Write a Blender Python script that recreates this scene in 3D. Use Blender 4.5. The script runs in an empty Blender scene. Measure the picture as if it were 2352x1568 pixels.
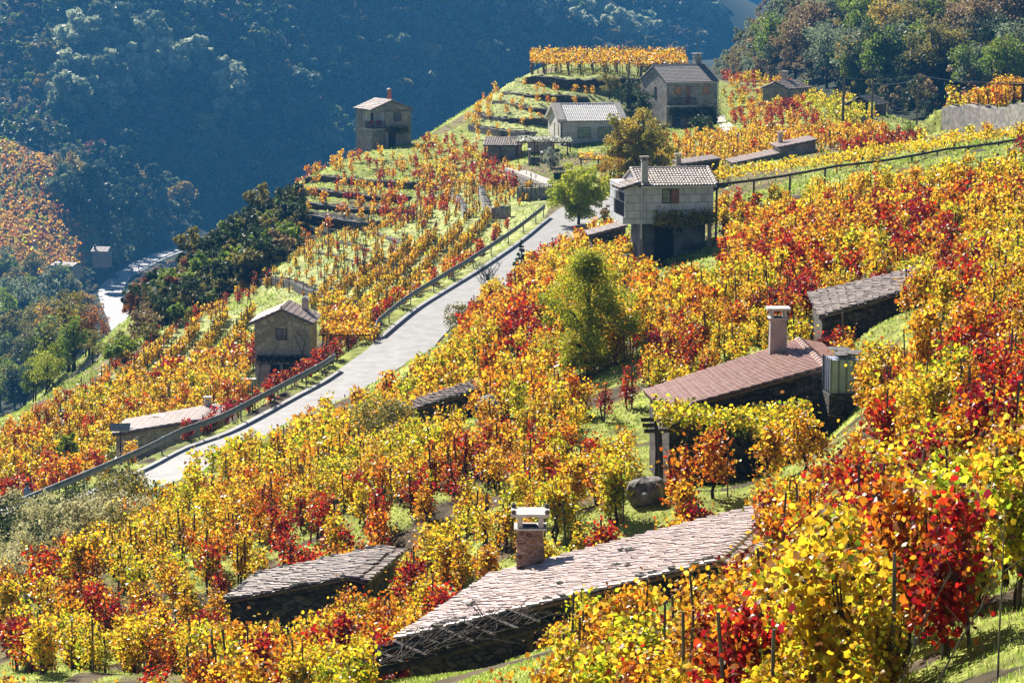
import bpy, math, random
import numpy as np
from mathutils import Vector, Matrix

# ------------------------------------------------------------------ camera, world, sun, exposure
scene = bpy.context.scene
COL = scene.collection
PITCH = math.radians(8.0)
FP = 6670.0                      # focal length in units of the 2352-wide layout grid
cam_d = bpy.data.cameras.new("camera"); cam = bpy.data.objects.new("camera", cam_d); COL.objects.link(cam)
cam.location = (0, 0, 0); cam.rotation_euler = (math.radians(90) - PITCH, 0, 0)
cam_d.sensor_width = 36.0; cam_d.lens = 36.0 * FP / 2352.0
cam_d.clip_start = 1.0; cam_d.clip_end = 9000.0
scene.camera = cam
SUN_AZ, SUN_EL = math.radians(-26), math.radians(35)
w = bpy.data.worlds.new("World"); scene.world = w; w.use_nodes = True
nt = w.node_tree; nt.nodes.clear()
sky = nt.nodes.new('ShaderNodeTexSky'); sky.sky_type = 'NISHITA'; sky.sun_disc = False
sky.sun_elevation = SUN_EL; sky.sun_rotation = SUN_AZ; sky.air_density = 0.55; sky.dust_density = 0.3; sky.altitude = 900
bg = nt.nodes.new('ShaderNodeBackground'); bg.inputs[1].default_value = 0.05
wo = nt.nodes.new('ShaderNodeOutputWorld')
nt.links.new(sky.outputs[0], bg.inputs[0]); nt.links.new(bg.outputs[0], wo.inputs[0])
sd = bpy.data.lights.new("sun", 'SUN'); sun = bpy.data.objects.new("sun", sd); COL.objects.link(sun)
sd.energy = 5.0; sd.angle = math.radians(0.5); sd.color = (1.0, 0.94, 0.84)
sdir = Vector((math.sin(SUN_AZ) * math.cos(SUN_EL), math.cos(SUN_AZ) * math.cos(SUN_EL), math.sin(SUN_EL)))
sun.rotation_euler = sdir.to_track_quat('Z', 'Y').to_euler(); sun.location = (-60, 60, 60)
scene.view_settings.view_transform = 'Standard'; scene.view_settings.look = 'None'
scene.view_settings.exposure = 1.08; scene.view_settings.gamma = 1.0
scene.render.engine = 'CYCLES'; scene.cycles.diffuse_bounces = 1; scene.cycles.glossy_bounces = 2; scene.cycles.transmission_bounces = 2; scene.cycles.volume_bounces = 0
HAZE_DENSITY = 0.00019

R = np.random.default_rng(7); random.seed(7)

# ------------------------------------------------------------------ layout rays
cp, sp = math.cos(PITCH), math.sin(PITCH)
def ray(x, y):
    dx = (x - 1176) / FP; dy = (784 - y) / FP
    v = np.array([dx, cp + dy * sp, -sp + dy * cp]); return v / v[1]
def at(x, y, D): return ray(x, y) * D
def atz(x, y, z): r = ray(x, y); return r * (z / r[2])
def proj(P):
    P = np.atleast_2d(P); yc = P[:, 1] * cp - P[:, 2] * sp; zc = P[:, 1] * sp + P[:, 2] * cp
    return np.stack([1176 + FP * P[:, 0] / yc, 784 - FP * zc / yc], 1)
def inpoly(pt, poly):
    x, y = pt[:, 0], pt[:, 1]; inside = np.zeros(len(pt), bool); n = len(poly)
    for i in range(n):
        x1, y1 = poly[i]; x2, y2 = poly[(i + 1) % n]
        c = ((y1 > y) != (y2 > y)) & (x < (x2 - x1) * (y - y1) / ((y2 - y1) + 1e-9) + x1)
        inside ^= c
    return inside

# ------------------------------------------------------------------ materials
def newmat(name):
    m = bpy.data.materials.new(name); m.use_nodes = True; t = m.node_tree; t.nodes.clear()
    o = t.nodes.new('ShaderNodeOutputMaterial'); return m, t, o
def N(t, k, **kw):
    n = t.nodes.new(k)
    for a, b in kw.items(): setattr(n, a, b)
    return n
def ramp(t, pts):
    r = N(t, 'ShaderNodeValToRGB'); e = r.color_ramp.elements
    while len(e) < len(pts): e.new(0.5)
    for i, (p, c) in enumerate(pts): e[i].position = p; e[i].color = (*c, 1)
    return r
def mulmix(t, a, b, f=1.0, typ='MULTIPLY'):
    m = N(t, 'ShaderNodeMix', data_type='RGBA', blend_type=typ); m.inputs[0].default_value = f
    t.links.new(a, m.inputs[6]); t.links.new(b, m.inputs[7]); return m.outputs[2]
def coords(t, scale=1.0, vertical=False):
    tc = N(t, 'ShaderNodeTexCoord')
    if not vertical: return tc.outputs['Object']
    s = N(t, 'ShaderNodeSeparateXYZ'); t.links.new(tc.outputs['Object'], s.inputs[0])
    a = N(t, 'ShaderNodeMath', operation='ADD'); t.links.new(s.outputs[0], a.inputs[0]); t.links.new(s.outputs[1], a.inputs[1])
    c = N(t, 'ShaderNodeCombineXYZ'); t.links.new(a.outputs[0], c.inputs[0]); t.links.new(s.outputs[2], c.inputs[1])
    return c.outputs[0]
def bump(t, b, h, s, d=0.05):
    n = N(t, 'ShaderNodeBump'); n.inputs['Strength'].default_value = s; n.inputs['Distance'].default_value = d
    t.links.new(h, n.inputs['Height']); t.links.new(n.outputs[0], b.inputs['Normal'])
def mat_noise(name, c1, c2, scale=2.0, rough=0.85, attr=False, bs=0.3, metal=0.0, detail=6, spec=0.3):
    m, t, o = newmat(name); b = N(t, 'ShaderNodeBsdfPrincipled'); n = N(t, 'ShaderNodeTexNoise')
    n.inputs['Scale'].default_value = scale; n.inputs['Detail'].default_value = detail
    t.links.new(coords(t), n.inputs['Vector'])
    r = ramp(t, [(0.3, c1), (0.7, c2)]); t.links.new(n.outputs[0], r.inputs[0]); c = r.outputs[0]
    if attr:
        a = N(t, 'ShaderNodeAttribute', attribute_name='Col'); c = mulmix(t, c, a.outputs[0])
    t.links.new(c, b.inputs['Base Color']); b.inputs['Roughness'].default_value = rough
    b.inputs['Metallic'].default_value = metal; b.inputs['Specular IOR Level'].default_value = spec
    if bs: bump(t, b, n.outputs[0], bs)
    t.links.new(b.outputs[0], o.inputs[0]); return m
def mat_stone(name, ca, cb, mortar, scale=2.2, edge=0.05, stretch=1.0, bs=0.6):
    m, t, o = newmat(name); b = N(t, 'ShaderNodeBsdfPrincipled')
    mp = N(t, 'ShaderNodeMapping'); mp.inputs['Scale'].default_value = (1, 1, stretch)
    n0 = N(t, 'ShaderNodeTexNoise'); n0.inputs['Scale'].default_value = 1.7; n0.inputs['Detail'].default_value = 4
    co = coords(t); t.links.new(co, mp.inputs[0]); t.links.new(co, n0.inputs[0])
    wob = mulmix(t, mp.outputs[0], n0.outputs[1], 0.12, 'ADD')
    v = N(t, 'ShaderNodeTexVoronoi'); v.inputs['Scale'].default_value = scale; t.links.new(wob, v.inputs['Vector'])
    e = N(t, 'ShaderNodeTexVoronoi', feature='DISTANCE_TO_EDGE'); e.inputs['Scale'].default_value = scale; t.links.new(wob, e.inputs['Vector'])
    r = ramp(t, [(0.1, ca), (0.9, cb)]); sx = N(t, 'ShaderNodeSeparateColor'); t.links.new(v.outputs['Color'], sx.inputs[0]); t.links.new(sx.outputs[0], r.inputs[0])
    k = ramp(t, [(0.0, (0, 0, 0)), (edge, (1, 1, 1))]); t.links.new(e.outputs[0], k.inputs[0])
    mx = N(t, 'ShaderNodeMix', data_type='RGBA'); t.links.new(k.outputs[0], mx.inputs[0]); mx.inputs[6].default_value = (*mortar, 1); t.links.new(r.outputs[0], mx.inputs[7])
    n = N(t, 'ShaderNodeTexNoise'); n.inputs['Scale'].default_value = 6; n.inputs['Detail'].default_value = 6; t.links.new(co, n.inputs[0])
    r2 = ramp(t, [(0.3, (0.62, 0.6, 0.58)), (0.7, (1.1, 1.08, 1.05))]); t.links.new(n.outputs[0], r2.inputs[0])
    t.links.new(mulmix(t, mx.outputs[2], r2.outputs[0]), b.inputs['Base Color']); b.inputs['Roughness'].default_value = 0.9
    bump(t, b, k.outputs[0], bs, 0.04); t.links.new(b.outputs[0], o.inputs[0]); return m
def mat_blocks(name, ca, cb, mortar, bw, bh, ms=0.012, sq=0.5):
    m, t, o = newmat(name); b = N(t, 'ShaderNodeBsdfPrincipled')
    k = N(t, 'ShaderNodeTexBrick'); k.inputs['Scale'].default_value = 1.0; k.inputs['Brick Width'].default_value = bw; k.inputs['Row Height'].default_value = bh
    k.inputs['Mortar Size'].default_value = ms; k.inputs['Color1'].default_value = (*ca, 1); k.inputs['Color2'].default_value = (*cb, 1); k.inputs['Mortar'].default_value = (*mortar, 1)
    k.offset = sq; t.links.new(coords(t, vertical=True), k.inputs[0])
    n = N(t, 'ShaderNodeTexNoise'); n.inputs['Scale'].default_value = 1.6; n.inputs['Detail'].default_value = 8; t.links.new(coords(t), n.inputs[0])
    r2 = ramp(t, [(0.25, (0.5, 0.49, 0.47)), (0.6, (1, 1, 1))]); t.links.new(n.outputs[0], r2.inputs[0])
    t.links.new(mulmix(t, k.outputs[0], r2.outputs[0], 0.7), b.inputs['Base Color']); b.inputs['Roughness'].default_value = 0.85
    bump(t, b, k.outputs[1], -0.4, 0.02); t.links.new(b.outputs[0], o.inputs[0]); return m
def mat_leaf(name, trans=0.55, rough=0.42, coat=0.5, dark=1.0):
    m, t, o = newmat(name); a = N(t, 'ShaderNodeAttribute', attribute_name='Col')
    n = N(t, 'ShaderNodeTexNoise'); n.inputs['Scale'].default_value = 9.0; t.links.new(coords(t), n.inputs[0])
    r = ramp(t, [(0.3, (0.7, 0.66, 0.6)), (0.6, (1.05, 1.05, 1.05))]); t.links.new(n.outputs[0], r.inputs[0])
    c = mulmix(t, a.outputs[0], r.outputs[0])
    b = N(t, 'ShaderNodeBsdfPrincipled'); t.links.new(c, b.inputs['Base Color']); b.inputs['Roughness'].default_value = rough
    b.inputs['Specular IOR Level'].default_value = coat
    tr = N(t, 'ShaderNodeBsdfTranslucent'); t.links.new(c, tr.inputs[0])
    mx = N(t, 'ShaderNodeMixShader'); mx.inputs[0].default_value = trans
    t.links.new(b.outputs[0], mx.inputs[1]); t.links.new(tr.outputs[0], mx.inputs[2]); t.links.new(mx.outputs[0], o.inputs[0]); return m
def mat_glass(name, c=(0.05, 0.06, 0.07), rough=0.08):
    m, t, o = newmat(name); b = N(t, 'ShaderNodeBsdfPrincipled'); n = N(t, 'ShaderNodeTexNoise'); n.inputs['Scale'].default_value = 3
    t.links.new(coords(t), n.inputs[0]); r = ramp(t, [(0.35, c), (0.65, tuple(min(1, x * 2.2) for x in c))]); t.links.new(n.outputs[0], r.inputs[0])
    t.links.new(r.outputs[0], b.inputs['Base Color']); b.inputs['Roughness'].default_value = rough; t.links.new(b.outputs[0], o.inputs[0]); return m

M = {}
M['leaf'] = mat_leaf('vine_leaf', 0.68, 0.38, 0.5)
M['treeleaf'] = mat_leaf('tree_leaf', 0.5, 0.55, 0.3)
M['farleaf'] = mat_leaf('forest_leaf', 0.3, 0.6, 0.3)
M['grass'] = mat_leaf('grass_blade', 0.5, 0.6, 0.25)
M['bark'] = mat_noise('dark_bark', (0.02, 0.015, 0.012), (0.07, 0.05, 0.04), 8)
M['stake'] = mat_noise('weathered_stake_wood', (0.06, 0.05, 0.045), (0.22, 0.18, 0.15), 6)
M['wood'] = mat_noise('old_timber', (0.025, 0.018, 0.014), (0.09, 0.065, 0.05), 7)
M['redwood'] = mat_noise('red_brown_timber', (0.10, 0.03, 0.02), (0.2, 0.07, 0.05), 7)
M['shutter'] = mat_noise('brown_shutter_wood', (0.22, 0.10, 0.06), (0.34, 0.17, 0.10), 5)
M['tile_pink'] = mat_noise('pink_clay_tile', (0.58, 0.41, 0.35), (0.88, 0.71, 0.64), 5, 0.5, True, spec=0.5)
M['tile_red'] = mat_noise('terracotta_tile', (0.42, 0.22, 0.17), (0.62, 0.38, 0.31), 4, 0.5, True, spec=0.5)
M['tile_old'] = mat_noise('weathered_grey_brown_tile', (0.30, 0.23, 0.19), (0.72, 0.60, 0.53), 5, 0.55, True, spec=0.5)
M['tile_grey'] = mat_noise('grey_slate_tile', (0.20, 0.18, 0.18), (0.34, 0.31, 0.31), 4, 0.7, True)
M['tile_white'] = mat_noise('pale_clay_tile', (0.78, 0.73, 0.69), (0.95, 0.92, 0.89), 4, 0.45, True, spec=0.6)
M['tile_tan'] = mat_noise('tan_flat_tile', (0.50, 0.38, 0.33), (0.68, 0.55, 0.49), 3, 0.5, True, spec=0.5)
M['slate'] = mat_noise('broken_slate', (0.12, 0.11, 0.10), (0.35, 0.32, 0.30), 4, 0.6, True)
M['stone_dark'] = mat_stone('dark_dry_stone', (0.05, 0.043, 0.036), (0.15, 0.125, 0.105), (0.01, 0.008, 0.007), 3.2, 0.09, 1.8)
M['stone_grey'] = mat_stone('grey_rubble_stone', (0.26, 0.25, 0.23), (0.48, 0.44, 0.40), (0.32, 0.3, 0.28), 2.2, 0.05, 1.3)
M['stone_tan'] = mat_stone('tan_flagged_stone', (0.42, 0.35, 0.27), (0.64, 0.56, 0.45), (0.33, 0.28, 0.24), 2.3, 0.05, 1.2)
M['stone_chim'] = mat_stone('brown_stones_in_pink_mortar', (0.14, 0.07, 0.035), (0.34, 0.20, 0.11), (0.46, 0.32, 0.29), 4.6, 0.2, 1.7, 0.8)
M['wallcap'] = mat_noise('pale_wall_coping', (0.35, 0.32, 0.28), (0.6, 0.55, 0.5), 3)
M['granite'] = mat_blocks('granite_ashlar', (0.62, 0.56, 0.50), (0.80, 0.74, 0.67), (0.36, 0.32, 0.28), 0.8, 0.34, 0.012)
M['block'] = mat_blocks('white_block_wall', (0.66, 0.67, 0.70), (0.78, 0.79, 0.82), (0.16, 0.15, 0.15), 0.8, 0.5, 0.014)
M['plaster'] = mat_noise('white_plaster', (0.6, 0.6, 0.6), (0.82, 0.82, 0.8), 1.5, 0.9)
M['render'] = mat_noise('grey_pink_render', (0.30, 0.25, 0.24), (0.5, 0.42, 0.4), 2.5, 0.9)
M['chim_red'] = mat_noise('red_brick_render', (0.30, 0.10, 0.08), (0.45, 0.18, 0.14), 5, 0.9)
M['shade_plaster'] = mat_noise('shade_darkened_grey_plaster', (0.05, 0.05, 0.055), (0.26, 0.26, 0.28), 1.3, 0.9)  # grey plaster, darkened to paint in the shade under the upper storey
M['concrete'] = mat_noise('pale_concrete', (0.42, 0.4, 0.38), (0.62, 0.6, 0.56), 5, 0.85)
M['asphalt'] = mat_noise('pale_worn_asphalt', (0.24, 0.235, 0.23), (0.36, 0.35, 0.345), 1.2, 0.6, bs=0.15)
M['asphalt_far'] = mat_noise('grey_asphalt', (0.32, 0.315, 0.31), (0.40, 0.395, 0.39), 3, 0.6, bs=0)
M['paint'] = mat_noise('white_road_paint', (0.7, 0.7, 0.7), (0.85, 0.85, 0.85), 8, 0.7)
M['metal'] = mat_noise('galvanised_steel', (0.10, 0.12, 0.15), (0.22, 0.25, 0.29), 3, 0.5, metal=0.5, bs=0.1)
M['iron'] = mat_noise('dark_iron', (0.01, 0.01, 0.012), (0.03, 0.03, 0.035), 5, 0.5)
M['glass'] = mat_glass('dark_window_glass'); M['glass_painted_refl'] = mat_glass('window_glass_painted_reflection', (0.16, 0.2, 0.13), 0.25)  # paler green copy of the glass has a reflection painted into its colour
M['glass_amber'] = mat_glass('amber_window_glass', (0.3, 0.15, 0.05), 0.3)
M['frame'] = mat_noise('dark_brown_frame', (0.04, 0.015, 0.012), (0.09, 0.03, 0.025), 5, 0.6)
M['black'] = mat_noise('dark_door_wood', (0.012, 0.01, 0.009), (0.04, 0.03, 0.026), 5, 0.8)
M['white'] = mat_noise('white_painted_metal', (0.7, 0.7, 0.7), (0.82, 0.82, 0.82), 4, 0.5)
M['carwhite'] = mat_noise('white_car_paint', (0.75, 0.75, 0.76), (0.82, 0.82, 0.83), 2, 0.25, bs=0)
M['cargrey'] = mat_noise('grey_car_paint', (0.12, 0.14, 0.17), (0.16, 0.18, 0.22), 2, 0.25, bs=0)
M['tyre'] = mat_noise('black_rubber', (0.01, 0.01, 0.01), (0.025, 0.025, 0.025), 6, 0.8)
M['rock'] = mat_noise('lichened_rock', (0.05, 0.048, 0.045), (0.34, 0.32, 0.30), 3.5, 0.9, bs=0.9)
M['cloth_dark'] = mat_noise('dark_clothing', (0.02, 0.03, 0.06), (0.05, 0.06, 0.1), 6, 0.9)
M['cloth_blue'] = mat_noise('blue_shirt', (0.15, 0.2, 0.35), (0.22, 0.28, 0.45), 6, 0.9)
M['skin'] = mat_noise('skin', (0.4, 0.24, 0.17), (0.5, 0.3, 0.22), 6, 0.6, bs=0)
M['hair'] = mat_noise('hair', (0.02, 0.015, 0.01), (0.05, 0.03, 0.02), 9, 0.7)
M['redplastic'] = mat_noise('red_plastic', (0.45, 0.02, 0.02), (0.6, 0.04, 0.04), 4, 0.4, bs=0)
M['tank'] = mat_noise('cloudy_tank_plastic', (0.30, 0.33, 0.42), (0.46, 0.49, 0.58), 2, 0.4, bs=0)
M['sticker'] = mat_noise('green_sticker', (0.02, 0.4, 0.22), (0.03, 0.5, 0.28), 4, 0.5, bs=0)
M['panel'] = mat_noise('solar_cells', (0.32, 0.32, 0.31), (0.42, 0.42, 0.40), 4, 0.2, bs=0)
M['greennet'] = mat_noise('green_net_screen', (0.015, 0.05, 0.045), (0.03, 0.09, 0.08), 4, 0.6)
M['dirt'] = mat_noise('sandy_track', (0.30, 0.25, 0.2), (0.5, 0.43, 0.35), 1.5, 0.95)
M['red'] = mat_noise('red_sign_paint', (0.5, 0.02, 0.02), (0.6, 0.03, 0.03), 4, 0.5, bs=0)

# ------------------------------------------------------------------ object helpers
def tag(o, label=None, cat=None, group=None, kind=None):
    if label: o['label'] = label
    if cat: o['category'] = cat
    if group: o['group'] = group
    if kind: o['kind'] = kind
    return o
def empty(name, loc, rz=0.0, label=None, cat=None, group=None):
    o = bpy.data.objects.new(name, None); COL.objects.link(o); o.location = tuple(loc); o.rotation_euler = (0, 0, rz)
    o.empty_display_size = 0.3; return tag(o, label, cat, group)
def mesh_np(name, V, F, mats, cols=None, mi=None, smooth=False):
    me = bpy.data.meshes.new(name); V = np.asarray(V, np.float32); F = np.asarray(F, np.int32); n, k = F.shape
    me.vertices.add(len(V)); me.vertices.foreach_set('co', V.ravel())
    me.loops.add(n * k); me.loops.foreach_set('vertex_index', F.ravel())
    me.polygons.add(n); me.polygons.foreach_set('loop_start', np.arange(0, n * k, k, dtype=np.int32))
    for m in mats: me.materials.append(m)
    if mi is not None: me.polygons.foreach_set('material_index', np.asarray(mi, np.int32))
    if smooth: me.polygons.foreach_set('use_smooth', np.ones(n, bool))
    if cols is not None:
        a = me.color_attributes.new('Col', 'FLOAT_COLOR', 'POINT')
        c = np.ones((len(V), 4), np.float32); c[:, :3] = cols; a.data.foreach_set('color', c.ravel())
    me.update(); me.validate(); return me
def obj(name, me, parent=None, loc=None):
    o = bpy.data.objects.new(name, me); COL.objects.link(o)
    if parent: o.parent = parent
    if loc is not None: o.location = tuple(loc)
    return o
class MB:
    def __init__(s): s.v = []; s.f = []; s.c = []; s.m = []; s.cur = (1, 1, 1); s.mi = 0
    def add(s, vs, fs, col=None):
        b = len(s.v); s.v += [tuple(map(float, v)) for v in vs]; s.c += [col or s.cur] * len(vs)
        s.f += [tuple(i + b for i in f) for f in fs]; s.m += [s.mi] * len(fs); return s
    def box(s, x0, x1, y0, y1, z0, z1, col=None):
        return s.add([(x0, y0, z0), (x1, y0, z0), (x1, y1, z0), (x0, y1, z0), (x0, y0, z1), (x1, y0, z1), (x1, y1, z1), (x0, y1, z1)],
                     [(3, 2, 1, 0), (4, 5, 6, 7), (0, 1, 5, 4), (1, 2, 6, 5), (2, 3, 7, 6), (3, 0, 4, 7)], col)
    def hexa(s, bot, top, col=None):
        n = len(bot); return s.add(list(bot) + list(top), [tuple(range(n - 1, -1, -1)), tuple(range(n, 2 * n))] + [(i, (i + 1) % n, n + (i + 1) % n, n + i) for i in range(n)], col)
    def tube(s, pts, r0, r1=None, n=6, col=None):
        pts = [Vector(p) for p in pts]; r1 = r0 if r1 is None else r1; vs = []; fs = []
        for i, p in enumerate(pts):
            d = (pts[min(i + 1, len(pts) - 1)] - pts[max(i - 1, 0)]).normalized()
            a = d.orthogonal().normalized() if abs(d.z) < 0.99 else Vector((1, 0, 0)); a = (a - d * a.dot(d)).normalized(); b = d.cross(a)
            r = r0 + (r1 - r0) * i / max(1, len(pts) - 1)
            for k in range(n): t = 2 * math.pi * k / n; vs.append(p + (a * math.cos(t) + b * math.sin(t)) * r)
        for i in range(len(pts) - 1):
            for k in range(n): fs.append((i * n + k, i * n + (k + 1) % n, (i + 1) * n + (k + 1) % n, (i + 1) * n + k))
        fs.append(tuple(range(n - 1, -1, -1))); fs.append(tuple((len(pts) - 1) * n + k for k in range(n)))
        return s.add(vs, fs, col)
    def ball(s, c, r, n=8, sq=(1, 1, 1), jit=0.0, col=None):
        vs = []; fs = []; m = n // 2
        for i in range(m + 1):
            th = math.pi * i / m
            for k in range(n):
                ph = 2 * math.pi * k / n; j = 1 + random.uniform(-jit, jit)
                vs.append((c[0] + r * sq[0] * math.sin(th) * math.cos(ph) * j, c[1] + r * sq[1] * math.sin(th) * math.sin(ph) * j, c[2] + r * sq[2] * math.cos(th) * j))
        for i in range(m):
            for k in range(n): fs.append((i * n + k, (i + 1) * n + k, (i + 1) * n + (k + 1) % n, i * n + (k + 1) % n))
        return s.add(vs, fs, col)
    def bar(s, a, b, w, h, col=None):
        a = Vector(a); b = Vector(b); d = (b - a).normalized(); u = Vector((0, 0, 1))
        sx = d.cross(u); sx = sx.normalized() if sx.length > 0.05 else Vector((1, 0, 0)); up = sx.cross(d).normalized()
        q = [sx * w / 2 + up * h / 2, -sx * w / 2 + up * h / 2, -sx * w / 2 - up * h / 2, sx * w / 2 - up * h / 2]
        return s.hexa([a + k for k in q], [b + k for k in q], col)
    def build(s, name, mats, parent=None, smooth=False, loc=None):
        if not isinstance(mats, (list, tuple)): mats = [mats]
        me = bpy.data.meshes.new(name); me.from_pydata(s.v, [], s.f)
        for m in mats: me.materials.append(m)
        me.polygons.foreach_set('material_index', np.array(s.m, np.int32))
        if smooth: me.polygons.foreach_set('use_smooth', np.ones(len(s.f), bool))
        a = me.color_attributes.new('Col', 'FLOAT_COLOR', 'POINT'); c = np.ones((len(s.v), 4), np.float32); c[:, :3] = np.array(s.c); a.data.foreach_set('color', c.ravel())
        me.update(); return obj(name, me, parent, loc)
def copy_tree(o, parent=None):
    c = o.copy(); COL.objects.link(c)
    if parent: c.parent = parent
    for ch in list(o.children): copy_tree(ch, c)
    return c
ORD = ['nearest', 'second nearest', 'third nearest', 'fourth nearest', 'fifth nearest', 'sixth nearest', 'seventh nearest', 'eighth nearest', 'ninth nearest', 'tenth nearest',
       'eleventh nearest', 'twelfth nearest', 'thirteenth nearest', 'fourteenth nearest', 'fifteenth nearest', 'sixteenth nearest', 'seventeenth nearest', 'eighteenth nearest', 'nineteenth nearest', 'twentieth nearest']
LM = {}                       # landmarks for labels: phrase -> layout position
def label_set(items, cat, group):
    """items: (object, look phrase, world position). Every label names look, side of a landmark and rank from it."""
    names = list(LM); L = np.array([LM[k] for k in names]); b = {}
    for o, look, P in items:
        q = proj(np.array(P))[0]; d = L - q; dist = np.hypot(d[:, 0], d[:, 1]); i = int(dist.argmin()); v = q - L[i]
        rel = ('right of' if v[0] > 0 else 'left of') if abs(v[0]) > abs(v[1]) else ('below' if v[1] > 0 else 'beyond')
        b.setdefault((look, rel, names[i]), []).append((dist[i], o)); tag(o, None, cat, group)
    for (look, rel, lm), l in b.items():
        l.sort(key=lambda t: t[0])
        for k, (_, o) in enumerate(l):
            r = (ORD[k] + ' ') if len(l) > 1 and k < len(ORD) else ('' if len(l) == 1 else 'farther ')
            o['label'] = f"{r}{look} {rel} {lm}"

# ------------------------------------------------------------------ huts from roof corners (level eaves, level ridge)
HUT = {}
def hutpts(key, A, B, Rb, Ra, D, h, zb):
    a = at(*A, D); b = atz(*B, a[2]); ra = atz(*Ra, a[2] + h); rb = atz(*Rb, a[2] + h)
    HUT[key] = (a, b, rb, ra, a[2] - zb); return HUT[key]
#            eave near    eave far     ridge far    ridge near
hutpts('H1', (905, 1470), (1130, 1320), (1800, 1148), (1650, 1290), 72, 2.55, 2.0)
hutpts('H2', (1526, 946), (1478, 898), (1834, 781), (1898, 843), 95, 1.35, 2.7)
hutpts('H3', (515, 1380), (590, 1318), (887, 1255), (800, 1325), 90, 0.95, 2.2)
hutpts('H4', (925, 948), (885, 940), (1095, 872), (1108, 893), 125, 0.55, 1.2)
hutpts('H5', (1880, 728), (1857, 675), (2135, 610), (2110, 660), 105, 1.05, 1.6)
hutpts('H6', (258, 998), (290, 965), (495, 930), (455, 966), 178, 1.0, 2.0)

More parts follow.
